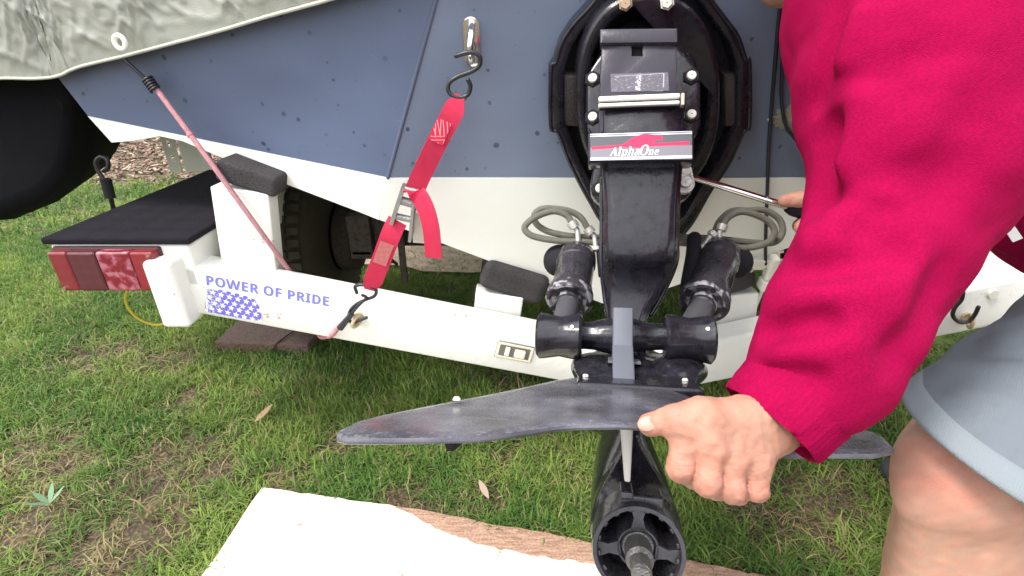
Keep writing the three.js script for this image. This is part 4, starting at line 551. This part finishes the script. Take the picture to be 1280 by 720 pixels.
// trim rams, hoses
const ram = (A, B, E, boss) => {
  const ax = B.clone().sub(A), L = ax.length(), r = part(drive, 'trim_ram', turned([[0.001, 0], [0.031, 0], [0.035, 0.006], [0.0365, 0.02], [0.0365, L * 0.24], [0.0345, L * 0.26], [0.0345, L * 0.72], [0.037, L * 0.75], [0.037, L * 0.86], [0.035, L]], A, B, 40), M.worn, 'black hydraulic trim ram');
  part(r, 'end_cap', turned([[0.03, L - 0.02], [0.04, L - 0.018], [0.041, L - 0.004], [0.0385, L], [0.034, L + 0.001], [0.03, L - 0.004], [0.023, L - 0.004], [0.022, L + 0.004], [0.001, L + 0.004]], A, B, 48), mat([1, 1, 1], 0.7, { map: rep(dataTex(256, (() => { const f = tile((u, v) => fbm(u * 7, v * 7, 5)); return (u, v) => { const k = smooth(-0.05, 0.2, f(u, v)); return [lerp(0.16, 0.55, k), lerp(0.145, 0.54, k), lerp(0.17, 0.55, k)]; }; })(), true), 5) }), 'end cap with chipped white paint');
  const u = ax.clone().normalize(), s = u.clone().cross(V(0, 1, 0)).normalize(), w = u.clone().cross(s); for (let i = 0; i < 5; i++) { const t = i / 5 * 6.283 + 0.6, c = A.clone().addScaledVector(u, L - 0.001).addScaledVector(s, Math.cos(t) * 0.0335).addScaledVector(w, Math.sin(t) * 0.0335); part(r, 'pin_hole', rod(c, c.clone().addScaledVector(u, 0.0035), 0.0045, 0.0045, 14), M.blackRough); }
  part(r, 'rod_end', rod(B, E, 0.019, 0.019), mat([0.06, 0.058, 0.065], 0.5)); part(r, 'rod_boss', turned([[0.021, 0], [0.021, 0.012], [0.016, 0.016], [0.001, 0.016]], B, E, 24), M.worn);
  part(r, 'head_boss', netMesh(blend([ellipsoid(boss, [0.025, 0.03, 0.026]), capsule(boss, A, 0.02, 0.024)], 0.02), [Math.min(boss.x, A.x) - 0.07, Math.min(boss.y, A.y) - 0.07, Math.min(boss.z, A.z) - 0.07], [Math.max(boss.x, A.x) + 0.07, Math.max(boss.y, A.y) + 0.07, Math.max(boss.z, A.z) + 0.07], 0.005), M.blackRough);
  return r;
};
ram(atDepth(722, 318, 0.94), atDepth(711, 377, 0.845), atDepth(702, 414, 0.78), atDepth(697, 326, 0.96));
ram(atDepth(902, 315, 0.93), atDepth(879, 380, 0.815), atDepth(862, 414, 0.755), atDepth(922, 328, 0.95));
const hose = (list, dep, r = 0.0062) => part(drive, 'hydraulic_hose', tube(list.map((q, i) => atDepth(q[0], q[1], (typeof dep === 'function' ? dep(i) : dep) + (q[2] ?? 0))), r, 90, 10), M.hose);
hose([[715, 279], [708, 269], [692, 264], [672, 270], [659, 279], [656, 287], [666, 295], [690, 300], [720, 302], [760, 303], [800, 303]], 0.93);
hose([[735, 286], [726, 272], [712, 264], [695, 261], [678, 261], [668, 268], [670, 279], [682, 288], [700, 293], [722, 296], [760, 297], [800, 297]], 0.95);
hose([[903, 283], [910, 272], [924, 265], [940, 267], [958, 275], [968, 287], [964, 299], [950, 307], [925, 310], [890, 306], [840, 303]], 0.93);
hose([[892, 293], [900, 276], [915, 264], [935, 263], [956, 263], [974, 274], [978, 290], [968, 303], [940, 303], [890, 298], [840, 296]], 0.955);
const fitting = (a, b, c, d) => { const P = atDepth(...a, d), Q = atDepth(...b, d), R = atDepth(...c, d); const f = part(drive, 'hose_fitting', merge(rod(P, P.clone().lerp(Q, 0.6), 0.0095), tube([P.clone().lerp(Q, 0.5), Q, R], 0.0052, 20, 10)), M.zinc, 'steel hose fitting'); part(f, 'crimp', rod(P.clone().lerp(Q, 0.1), P.clone().lerp(Q, 0.45), 0.0108, 0.0108, 6), M.zinc); part(f, 'port_nut', rod(R, R.clone().lerp(Q, 0.25), 0.009, 0.009, 6), M.boltPaint); };
fitting([714, 277], [722, 290], [723, 310], 0.925); fitting([734, 285], [743, 296], [745, 312], 0.925);
fitting([904, 281], [899, 293], [901, 309], 0.925); fitting([893, 291], [886, 298], [878, 311], 0.925);
part(drive, 'hose_guard', rod(atDepth(752, 345, 0.9), atDepth(748, 300, 0.94), 0.006), M.blackRough);
part(drive, 'shift_link', tube([[868, 298, 0.93], [866, 320, 0.9], [860, 356, 0.86]].map((q) => atDepth(...q)), 0.013, 20, 12), M.blackRough);

// ---------- person ----------
const person = thing('person', 'person in a crimson sweatshirt and grey shorts leaning over the drive, gripping its wing', 'person');
const D = atDepth;
const J = {
  lSh: V(0.185, 1.195, 0.455), lEl: D(1146, 190, 0.47), lWr: D(963, 526, 0.447),
  rSh: V(0.27, 1.18, 0.12), rEl: V(0.41, 0.9, 0.13), rWr: D(1062, 276, 0.85),
  neck: V(0.235, 1.215, 0.285), head: V(0.12, 1.235, 0.235), chest: V(0.36, 1.1, 0.31), belly: V(0.53, 0.94, 0.37), hip: V(0.69, 0.8, 0.39),
  lHip: V(0.6, 0.675, 0.5), lKn: D(1200, 592, 0.57), lAn: V(0.33, 0.09, 0.66), rHip: V(0.82, 0.68, 0.32), rKn: D(1275, 545, 0.98), rAn: V(0.95, 0.09, 0.1),
};
const skinTex = dataTex(512, (() => { const c = new THREE.Color(), f = tile((u, v) => fbm(u * 7, v * 7, 5)), h = tile((u, v) => fbm(u * 50, v * 50, 2)); return (u, v) => { const a = f(u, v), b = h(u, v); c.setRGB(0.43 * (1 + 0.16 * a + 0.06 * b), 0.225 * (1 - 0.05 * a + 0.1 * b), 0.16 * (1 - 0.12 * a + 0.1 * b)); c.convertLinearToSRGB(); return [c.r, c.g, c.b]; }; })(), true);
const skin = phys([1, 1, 1], 0.5, { vertexColors: true, specularIntensity: 0.5, map: rep(skinTex, 6), bumpMap: rep(fine, 30), bumpScale: 0.0005 });
// left hand: fingers over the wing, thumb along its top
const lh = {
  wrist: J.lWr, palm: D(915, 545, 0.425),
  i: [D(858, 532, 0.412), D(851, 585, 0.405), D(866, 596, 0.432), D(872, 575, 0.45)],
  m: [D(884, 556, 0.407), D(884, 603, 0.4), D(896, 610, 0.43), D(898, 588, 0.45)],
  r: [D(912, 572, 0.409), D(914, 612, 0.402), D(922, 616, 0.43), D(922, 594, 0.45)],
  l: [D(943, 584, 0.414), D(944, 612, 0.408), D(948, 614, 0.432), D(946, 596, 0.448)],
  t: [D(935, 525, 0.428), D(878, 520, 0.414), D(842, 525, 0.416), D(812, 531, 0.42)],
};
const handField = (h, s = 1, k = 0.006) => {
  const fingers = [['i', 0.0105, 0.0088], ['m', 0.0107, 0.009], ['r', 0.01, 0.0086], ['l', 0.009, 0.0076]].map(([n, a, b]) => chain(h[n], [a * 1.12, a * 1.05, lerp(a, b, 0.5), b].map((x) => x * s), 0.004));
  const w = v3(h.wrist), palm = blend([...['i', 'm', 'r', 'l'].map((n) => capsule(w.clone().lerp(h[n][0], 0.18), h[n][0], 0.0175 * s, 0.0118 * s)), capsule(w, h.t[0], 0.022 * s, 0.018 * s), capsule(h.t[0], h.t[1], 0.0165 * s, 0.0125 * s), capsule(h.t[1], h.m[0], 0.009 * s, 0.01 * s)], 0.014), kn = blend(['i', 'm', 'r', 'l'].map((n) => ellipsoid(h[n][0], [0.0125 * s, 0.0125 * s, 0.0125 * s])), 0.004);
  const w3 = v3(h.wrist), veins = [[h.i[0], h.m[0], 0.5], [h.m[0], h.r[0], 0.5], [h.r[0], h.l[0], 0.45]].map(([a, b, t], k) => { const e = a.clone().lerp(b, t), off = e.clone().sub(w3); return chain([w3.clone().addScaledVector(off, 0.25).add(V(0, 0.012, 0.012)), w3.clone().addScaledVector(off, 0.6).add(V(0.003 * (k - 1), 0.01, 0.013)), e.clone().add(V(0, 0.008, 0.01))], [0, 0, 0], 0.001); });
  const vein = (x, y, z) => { let s2 = 0; for (const q of veins) s2 += 0.0012 * Math.exp(-((q(x, y, z) / 0.006) ** 2)); return s2; };
  const creases = ['i', 'm', 'r', 'l'].flatMap((n) => [h[n][0], h[n][1]]).concat([h.t[2]]);
  const crease = (x, y, z) => { let s2 = 0; for (const q of creases) { const dx = x - q.x, dy = y - q.y, dz = z - q.z, r2 = dx * dx + dy * dy + dz * dz; if (r2 < 0.0009) s2 += 0.00028 * Math.exp(-r2 / 0.00022) * Math.sin(dy * 2200 + 4 * n3(x * 60, y * 60, z * 60)); } return s2; };
  const th = chain(h.t, [0.015, 0.0125, 0.0118, 0.0098].map((x) => x * s), 0.006), fing = (x, y, z) => Math.min(...fingers.map((q) => q(x, y, z)));
  return (x, y, z) => { const p = smin(palm(x, y, z), kn(x, y, z), 0.005); return smin(smin(p, fing(x, y, z), k), th(x, y, z), 0.009) - 0.0005 * n3(x * 90, y * 90, z * 90) - vein(x, y, z) + crease(x, y, z); };
};
const bounds = (pts, pad) => { const b = new THREE.Box3().setFromPoints(pts); return [b.min.clone().subScalar(pad).toArray(), b.max.clone().addScalar(pad).toArray()]; };
const allPts = (h) => [h.wrist, ...h.i, ...h.m, ...h.r, ...h.l, ...h.t];
// right hand: fist on the tool handle
const tool0 = D(867, 222, 0.81), tool1 = D(1075, 285, 0.83), hx = tool1.clone().sub(tool0).normalize();
const rh = {
  wrist: J.rWr,
  i: [D(1021, 262, 0.838), D(1003, 284, 0.81), D(999, 282, 0.842), D(1011, 268, 0.852)],
  m: [D(1033, 270, 0.838), D(1017, 296, 0.81), D(1013, 292, 0.842), D(1025, 276, 0.852)],
  r: [D(1043, 277, 0.838), D(1031, 303, 0.812), D(1027, 299, 0.842), D(1037, 284, 0.852)],
  l: [D(1053, 284, 0.838), D(1044, 307, 0.815), D(1041, 303, 0.84), D(1049, 290, 0.85)],
  t: [D(1041, 264, 0.82), D(1019, 249, 0.805), D(999, 249, 0.803), D(981, 251, 0.805)],
};
const forearm = chain([J.lWr, J.lEl, J.lSh], [0.027, 0.045, 0.055], 0.02), forearmR = chain([J.rWr, J.rEl, J.rSh], [0.027, 0.045, 0.055], 0.02);
const legs = blend([chain([J.lHip, J.lKn.clone().add(V(0.02, 0.015, 0)), J.lKn.clone().lerp(J.lAn, 0.35).add(V(0.03, 0, 0.0)), J.lAn], [0.09, 0.072, 0.072, 0.042], 0.008), ellipsoid(J.lKn.clone().add(V(-0.018, 0.006, 0.012)), [0.058, 0.062, 0.058]), capsule(J.lKn.clone().add(V(-0.028, -0.05, 0.018)), J.lAn.clone().add(V(-0.02, 0.1, 0)), 0.03, 0.03), capsule(J.lKn.clone().add(V(-0.05, 0.03, 0.0)), J.lKn.clone().add(V(-0.055, -0.02, 0.02)), 0.018, 0.022), chain([J.rHip, J.rKn, J.rKn.clone().lerp(J.rAn, 0.4).add(V(0.03, 0, 0)), J.rAn], [0.09, 0.07, 0.066, 0.042], 0.01)], 0.02);
const trunk = blend([chain([J.hip, J.belly, J.chest], [0.13, 0.13, 0.13], 0.05), capsule(J.lSh, J.rSh, 0.06, 0.06), capsule(J.chest, J.neck, 0.08, 0.06), capsule(J.neck, J.head, 0.058, 0.055)], 0.06);
const gross = (x, y, z) => Math.min(smin(trunk(x, y, z), Math.min(forearm(x, y, z), forearmR(x, y, z)), 0.03), legs(x, y, z));
const lhF = handField(lh), rhF = handField(rh, 1.06);
// the head: skull, jaw, nose, brow, ears
const fw = V(-0.8, -0.6, 0), hu = V(-0.6, 0.8, 0), hs = V(0, 0, 1), hp = (f, u, s) => J.head.clone().addScaledVector(fw, f).addScaledVector(hu, u).addScaledVector(hs, s);
const hq = new THREE.Quaternion().setFromRotationMatrix(new THREE.Matrix4().makeBasis(hs, hu, fw));
const headF = (() => {
  const base = blend([ellipsoid(hp(-0.012, 0.028, 0), [0.078, 0.096, 0.097], hq), ellipsoid(hp(0.03, -0.04, 0), [0.056, 0.072, 0.062], hq), ellipsoid(hp(0.06, -0.088, 0), [0.03, 0.024, 0.028], hq), capsule(hp(-0.02, -0.06, 0), J.neck, 0.055, 0.06)], 0.035);
  const nose = blend([capsule(hp(0.082, 0.012, 0), hp(0.108, -0.028, 0), 0.008, 0.012), capsule(hp(0.092, -0.034, -0.013), hp(0.092, -0.034, 0.013), 0.008, 0.008)], 0.01), brow = capsule(hp(0.075, 0.03, -0.034), hp(0.075, 0.03, 0.034), 0.012, 0.012), lips = blend([capsule(hp(0.086, -0.058, -0.018), hp(0.086, -0.058, 0.018), 0.007, 0.007), capsule(hp(0.085, -0.071, -0.015), hp(0.085, -0.071, 0.015), 0.007, 0.007)], 0.003);
  const eyes = [1, -1].map((s) => ellipsoid(hp(0.083, 0.008, s * 0.031), [0.016, 0.011, 0.013], hq)), ears = [1, -1].map((s) => ellipsoid(hp(-0.015, -0.002, s * 0.078), [0.01, 0.032, 0.019], hq));
  return (x, y, z) => { let d = smin(base(x, y, z), brow(x, y, z), 0.018); for (const e of eyes) d = -smin(-d, e(x, y, z), 0.012); d = smin(d, nose(x, y, z), 0.012); d = smin(d, lips(x, y, z), 0.006); for (const e of ears) d = smin(d, e(x, y, z), 0.012); return d; };
})();
const feet = blend([chain([J.lAn, V(J.lAn.x + 0.03, 0.05, J.lAn.z), V(J.lAn.x - 0.18, 0.03, J.lAn.z)], [0.042, 0.045, 0.026], 0.03), chain([J.rAn, V(J.rAn.x + 0.03, 0.05, J.rAn.z), V(J.rAn.x - 0.16, 0.03, J.rAn.z)], [0.042, 0.045, 0.026], 0.03)], 0.02);
{
  const wristCut = (h) => { const b = bounds(allPts(h), 0.03); return b; };
  const lb = wristCut(lh), rb = wristCut(rh), hb = bounds([hp(-0.12, 0.15, 0.1), hp(0.13, -0.12, -0.1), J.head], 0.02);
  const legMesh = netMesh((x, y, z) => smin(legs(x, y, z), feet(x, y, z), 0.03), [0.05, -0.02, -0.05], [1.12, 0.98, 0.88], 0.01);
  const body = netMesh((x, y, z) => smin(trunk(x, y, z), Math.min(forearm(x, y, z), forearmR(x, y, z)), 0.03), [-0.1, 0.68, -0.05], [0.85, 1.4, 0.8], 0.012);
  const tint = (g, fn) => { const q = g.attributes.position, a = new Float32Array(q.count * 3); for (let i = 0; i < q.count; i++) a.set(fn(q.getX(i), q.getY(i), q.getZ(i)), i * 3); g.setAttribute('color', new THREE.BufferAttribute(a, 3)); return g; };
  const joints = [...['i', 'm', 'r', 'l'].flatMap((k) => [lh[k][0], lh[k][1], rh[k][1]]), lh.t[1], lh.t[2]], tips = [lh.t[3], rh.t[3], lh.i[2], lh.m[2], lh.r[2], lh.l[2]], kneeTop = J.lKn.clone().add(V(-0.06, 0.03, 0.03));
  const flush = (x, y, z) => { let k = 0; for (const q of joints) k = Math.max(k, Math.exp(-(((x - q.x) ** 2 + (y - q.y) ** 2 + (z - q.z) ** 2) / 0.013 ** 2))); for (const q of tips) k = Math.max(k, 0.9 * Math.exp(-(((x - q.x) ** 2 + (y - q.y) ** 2 + (z - q.z) ** 2) / 0.014 ** 2))); k = Math.max(k, 0.8 * Math.exp(-(((x - kneeTop.x) ** 2 + (y - kneeTop.y) ** 2 + (z - kneeTop.z) ** 2) / 0.045 ** 2))); const b = 1 + 0.1 * n3(x * 55, y * 55, z * 55) + 0.06 * n3(x * 170, y * 170, z * 170); return [b * (1 - 0.02 * k), b * (1 - 0.26 * k), b * (1 - 0.24 * k)]; };
  tinted = true;
  const g = merge(...[body, legMesh, netMesh((x, y, z) => smin(lhF(x, y, z), forearm(x, y, z), 0.012), ...lb, 0.0022), netMesh((x, y, z) => smin(rhF(x, y, z), forearmR(x, y, z), 0.012), ...rb, 0.0035), netMesh(headF, ...hb, 0.004)].map((q, k) => tint(q, (x, y, z) => { const c = flush(x, y, z); return k === 1 ? [c[0] * 1.22, c[1] * 1.32, c[2] * 1.36] : k === 2 ? [c[0] * 0.92, c[1] * 0.9, c[2] * 0.88] : c; })));
  tinted = false;
  part(person, 'body', g, skin);
  const nail = (a, b, up3, w, l) => { const d = b.clone().sub(a).normalize(), c = b.clone().addScaledVector(up3, 0.0078).addScaledVector(d, 0.002), s = d.clone().cross(up3).normalize(), e = new THREE.SphereGeometry(1, 16, 10); e.applyMatrix4(new THREE.Matrix4().makeBasis(s.multiplyScalar(-w), up3.clone().normalize().multiplyScalar(0.0022), d.clone().multiplyScalar(l)).setPosition(c)); return e; };
  part(person, 'thumbnail', nail(lh.t[2], lh.t[3], V(-0.2, 0.75, 0.6).normalize(), 0.0065, 0.0085), phys([0.42, 0.22, 0.16], 0.4));
  for (const s of [1, -1]) part(person, 'eye', put(new THREE.SphereGeometry(0.0115, 16, 12), ...hp(0.058, 0.008, s * 0.031).toArray()), phys([0.7, 0.68, 0.65], 0.2));
  const hairF = (x, y, z) => { const d = headF(x, y, z) - 0.008, p = V(x, y, z).sub(J.head), f = p.dot(fw), u = p.dot(hu); return Math.max(d + 0.003 * n3(x * 60, y * 60, z * 60), f - 0.035 - Math.max(0, u - 0.06) * 0.6, -(u - (f > -0.02 ? 0.03 : -0.05))); };
  part(person, 'hair', netMesh(hairF, ...hb, 0.005), mat([0.11, 0.09, 0.075], 0.8));
}
{ // sweatshirt
  const sl = [[1178, -110, 0.5, 0.13], [1166, 0, 0.495, 0.134], [1156, 100, 0.478, 0.113], [1148, 195, 0.465, 0.0925], [1105, 300, 0.455, 0.0685], [1051, 395, 0.45, 0.0645], [1026, 455, 0.448, 0.0605], [1006, 483, 0.447, 0.05], [994, 495, 0.447, 0.045]], pts = sl.map((q) => D(q[0], q[1], q[2]));
  const sleeve = chain(pts, sl.map((q) => q[3]), 0.006);
  const hit = (px, py) => { const r = rayOf(px, py); let t = 0.2; for (let i = 0; i < 80; i++) { const p = EYE.clone().addScaledVector(r, t), d = sleeve(p.x, p.y, p.z); if (d < 0.0005) break; t += d * 0.6; if (t > 0.5) { t = 0.44; break; } } return EYE.clone().addScaledVector(r, t); };
  // folds of the cloth: [x, y] points along each one, height (negative: a valley) and half width in metres
  const folds = [
    [[[1046, 128], [1036, 180], [1024, 240], [1022, 270]], -0.0355, 0.0175], [[[1100, 95], [1078, 140], [1056, 195], [1034, 250]], 0.0210, 0.0175], [[[1062, -10], [1042, 60], [1022, 120], [1014, 150]], -0.0178, 0.0088], [[[1082, -10], [1064, 50], [1044, 105]], 0.0145, 0.0150],
    [[[986, 305], [1020, 302], [1070, 285]], 0.0123, 0.0220], [[[978, 338], [1030, 340], [1100, 322], [1150, 290]], -0.0164, 0.0151], [[[955, 390], [1010, 372], [1085, 350], [1140, 330]], 0.0109, 0.0193], [[[942, 424], [1000, 410], [1070, 395]], -0.0164, 0.0138], [[[930, 452], [985, 440], [1050, 425], [1110, 420]], 0.0109, 0.0179], [[[935, 478], [990, 470], [1050, 478]], -0.0123, 0.0110],
    [[[1195, 300], [1165, 365], [1130, 430], [1090, 490]], -0.0109, 0.0165], [[[1170, 290], [1135, 360], [1100, 430]], 0.0082, 0.0193], [[[1180, 60], [1160, 140], [1150, 220]], 0.0082, 0.0275], [[[1225, 80], [1200, 160], [1180, 230], [1120, 270]], -0.0096, 0.0193], [[[1120, 240], [1090, 280], [1050, 305]], -0.0109, 0.0165],
  ].map(([list, h, w]) => {
    const c = new THREE.CatmullRomCurve3(list.map((q) => hit(...q))).getPoints(10), n = c.length - 1, b3 = new THREE.Box3().setFromPoints(c).expandByScalar(w * 3);
    return (x, y, z) => {
      if (x < b3.min.x || x > b3.max.x || y < b3.min.y || y > b3.max.y || z < b3.min.z || z > b3.max.z) return 0;
      let m = 9, t = 0;
      for (let i = 0; i < n; i++) { const a = c[i], b = c[i + 1], dx = b.x - a.x, dy = b.y - a.y, dz = b.z - a.z, u = Math.min(1, Math.max(0, ((x - a.x) * dx + (y - a.y) * dy + (z - a.z) * dz) / (dx * dx + dy * dy + dz * dz))), d = Math.hypot(x - a.x - u * dx, y - a.y - u * dy, z - a.z - u * dz); if (d < m) { m = d; t = (i + u) / n; } }
      return h * Math.exp(-((m / w) ** 2)) * smooth(0, 0.3, t) * smooth(1, 0.7, t);
    };
  });
  const rs = chain([J.rSh, J.rEl, D(1075, 272, 0.86)], [0.095, 0.075, 0.045], 0.03);
  const torso = blend([chain([J.hip.clone().add(V(0.02, 0.02, 0)), J.belly, J.chest], [0.165, 0.172, 0.165], 0.05), capsule(J.lSh.clone().add(V(0.04, 0.0, -0.03)), J.rSh, 0.1, 0.09), capsule(D(1330, 230, 0.76), D(1270, 170, 0.74), 0.07, 0.06)], 0.07);
  const neckHole = capsule(J.neck.clone().add(V(0.02, 0.0, 0)), J.head, 0.068, 0.075), hemCut = (x, y, z) => (x - 0.6) * 0.55 + (0.78 - y) * 0.9;
  const f = (x, y, z) => {
    let s = sleeve(x, y, z);
    if (s < 0.06) { for (const q of folds) s -= q(x, y, z); s += 0.0028 * n3(x * 13, y * 13, z * 13) + 0.0006 * n3(x * 40 + 3, y * 40, z * 40); }
    let d = smin(smin(s, rs(x, y, z) + 0.004 * n3(x * 14, y * 14 + 4, z * 14), 0.02), torso(x, y, z) + 0.008 * n3(x * 9, y * 9, z * 9 + 2), 0.03);
    return Math.max(d, -neckHole(x, y, z), hemCut(x, y, z) * 0.9);
  };
  const wool = dataTex(256, (() => { const h = tile((u, v) => fbm(u * 34, v * 34, 3)); return (u, v) => { const g = 0.5 + 0.7 * h(u, v); return [g, g, g]; }; })());
  const cloth = phys([1, 1, 1], 0.92, { map: rep(colourTex(512, [0.265, 0.0018, 0.042], 0.3, 34, 91), 7), bumpMap: rep(wool, 22), bumpScale: 0.0007, specularIntensity: 0.12 });
  part(person, 'sweatshirt', netMesh(f, [-0.12, 0.66, -0.06], [0.86, 1.36, 0.82], 0.0065), cloth);
  // ribbed cuff
  const ca = D(1002, 487, 0.447), cb = D(961, 530, 0.447), ax = cb.clone().sub(ca).normalize(), u = ax.clone().cross(V(0, 0, 1)).normalize(), w = u.clone().cross(ax).normalize(), rings = [];
  for (const [t, r] of [[-0.05, 0.045], [0.0, 0.0475], [0.15, 0.0488], [0.6, 0.0482], [0.9, 0.047], [1.0, 0.0452], [0.99, 0.042], [0.85, 0.04], [0.4, 0.039]]) rings.push(Array.from({ length: 180 }, (_, i) => { const a = i / 180 * 6.283, k = r + 0.0006 * Math.sin(a * 60) + 0.0015 * n2(Math.cos(a) * 2, Math.sin(a) * 2 + t); return ca.clone().addScaledVector(ax, t * ca.distanceTo(cb)).addScaledVector(u, Math.cos(a) * k * 1.02).addScaledVector(w, Math.sin(a) * k); }));
  part(person, 'cuff', loft(rings, false, 1.2), cloth, 'ribbed crimson cuff');
  part(person, 'drawstring', ribbon([D(1232, 258, 0.62), D(1246, 268, 0.62), D(1260, 283, 0.62), D(1272, 300, 0.62)], 0.01, 0.003, V(0.6, 0.7, 0.3), 16), mat([0.7, 0.68, 0.66], 0.7), 'white drawstring');
}
{ // shorts
  const th = chain([J.lHip, J.lHip.clone().lerp(J.lKn, 0.5), J.lKn.clone().lerp(J.lHip, -0.12).add(V(0.015, 0.01, 0.004))], [0.13, 0.118, 0.104], 0.008), tr = chain([J.rHip, J.rKn], [0.12, 0.095], 0.03), seat = capsule(J.lHip, J.rHip, 0.125, 0.125), waist = capsule(J.hip, J.hip.clone().add(V(0.03, -0.02, 0)), 0.15, 0.14);
  const dl = J.lKn.clone().sub(J.lHip).normalize(), dr = J.rKn.clone().sub(J.rHip).normalize();
  const hemN = V(-0.80, 0.05, 0.25).normalize(), hemP = D(1133, 512, 0.53);
  const q0 = D(1136, 517, 0.53), q1 = D(1285, 603, 0.5), q2 = D(1230, 500, 0.72), pn = q1.clone().sub(q0).cross(q2.clone().sub(q0)).normalize(); if (pn.dot(dl) < 0) pn.negate();
  const f = (x, y, z) => {
    const p = V(x, y, z), hz = p.clone().sub(q0).dot(pn), w = 0.004 * n3(x * 12, y * 12, z * 12) * smooth(-0.003, -0.04, hz) - 0.0035 * Math.sin(p.dot(dl) * 55 + 3 * n3(x * 6, y * 6, z * 6)) * smooth(0.32, 0.08, p.distanceTo(J.lKn)) * smooth(-0.02, -0.06, hz);
    const left = Math.max(Math.min(smin(th(x, y, z), seat(x, y, z), 0.05), legs(x, y, z) - 0.009) + w, p.clone().sub(q0).dot(pn)), right = Math.max(tr(x, y, z) + w, p.clone().sub(J.rKn).dot(dr) + 0.06);
    return smin(Math.min(left, right), waist(x, y, z), 0.03);
  };
  const band = (x, y, z) => { const hz = V(x, y, z).sub(q0).dot(pn); return -smin(-(Math.min(smin(th(x, y, z), seat(x, y, z), 0.05), legs(x, y, z) - 0.009) - 0.0026), 0.0125 - Math.abs(hz + 0.0095), 0.008); };
  const weave = dataTex(128, (u, v) => { const g = 0.5 + 0.22 * Math.sin(u * 6.283 * 8) * Math.sin(v * 6.283 * 8) + 0.3 * Math.abs(Math.sin(u * 6.283 * 8)); return [g, g, g]; });
  const cm = mat([0.13, 0.15, 0.172], 0.85, { bumpMap: rep(weave, 40), bumpScale: 0.0006, map: rep(colourTex(256, [1, 1, 1], 0.15, 8, 15), 5) });
  part(person, 'shorts', netMesh(f, [0.05, 0.38, 0.0], [1.05, 1.05, 0.9], 0.0075), cm, 'blue grey knit shorts');
  part(person, 'shorts_hem', netMesh(band, [0.05, 0.45, 0.45], [0.55, 0.85, 0.9], 0.003), mat([0.19, 0.215, 0.235], 0.85, { bumpMap: rep(weave, 40), bumpScale: 0.0006 }), 'lighter hem band of the shorts');
  const soft = (s) => mat(s, 0.7); for (const a of [J.lAn, J.rAn]) part(person, 'shoe', netMesh(blend([capsule([a.x + 0.04, 0.05, a.z], [a.x - 0.02, 0.06, a.z], 0.05, 0.05), capsule([a.x - 0.02, 0.05, a.z], [a.x - 0.2, 0.034, a.z], 0.047, 0.034)], 0.03), [a.x - 0.27, -0.002, a.z - 0.09], [a.x + 0.14, 0.13, a.z + 0.09], 0.006), soft([0.05, 0.05, 0.055]));
}
{ // tool in the right hand
  const t = thing('screwdriver', 'slim steel tool with a dark handle reaching to the bright lug', 'tool');
  const h0 = D(984, 258, 0.822);
  part(t, 'shaft', merge(rod(tool0, tool0.clone().lerp(h0, 0.3), 0.0042, 0.0058), rod(tool0.clone().lerp(h0, 0.3), h0, 0.0058)), M.chrome); part(t, 'collar', rod(tool0.clone().lerp(h0, 0.76), tool0.clone().lerp(h0, 0.79), 0.0066), M.steel);
  part(t, 'handle', turned([[0.001, 0], [0.009, 0], [0.013, 0.01], [0.0135, 0.03], [0.0125, 0.06], [0.0145, 0.1], [0.011, 0.115], [0.001, 0.117]], h0, tool1, 20), M.blackRough);
}
{ // loose things on the lawn
  const leaf = (px, py, len, col, turn, label) => { const c = atGround(px, py), s = new THREE.Shape(); s.moveTo(0, -len / 2); s.quadraticCurveTo(len * 0.28, 0, 0, len / 2); s.quadraticCurveTo(-len * 0.28, 0, 0, -len / 2); const g = new THREE.ShapeGeometry(s, 10), p = g.attributes.position; for (let i = 0; i < p.count; i++) p.setZ(i, 0.25 * Math.abs(p.getX(i)) + 2.2 * p.getY(i) ** 2); g.rotateX(-Math.PI / 2 + 0.2); g.rotateY(turn); g.translate(c.x, 0.035, c.z); g.computeVertexNormals(); solo('leaf', boxUV(g), mat(col, 0.7, { side: THREE.DoubleSide }), label, 'leaf'); };
  leaf(333, 528, 0.075, [0.32, 0.2, 0.12], -0.4, 'brown dry leaf standing in the grass below the beam');
  leaf(605, 624, 0.06, [0.36, 0.26, 0.2], 0.5, 'crumpled brown leaf in the grass above the painted board');
  const weed = thing('weed', 'small silvery green weed with broad leaves on the lawn', 'plant'), c = atGround(68, 640);
  for (let i = 0; i < 6; i++) { const a = i * 1.05 + 0.3, s = new THREE.Shape(); s.moveTo(0, 0); s.quadraticCurveTo(0.012, 0.025, 0, 0.05); s.quadraticCurveTo(-0.012, 0.025, 0, 0); const g = new THREE.ShapeGeometry(s, 8); g.rotateX(-0.9); g.rotateY(a); g.translate(c.x, 0.03, c.z); part(weed, 'leaf', boxUV(g), mat([0.14, 0.24, 0.13], 0.7, { side: THREE.DoubleSide })); }
}
settle();
scene.updateMatrixWorld(true);
renderer.render(scene, camera);
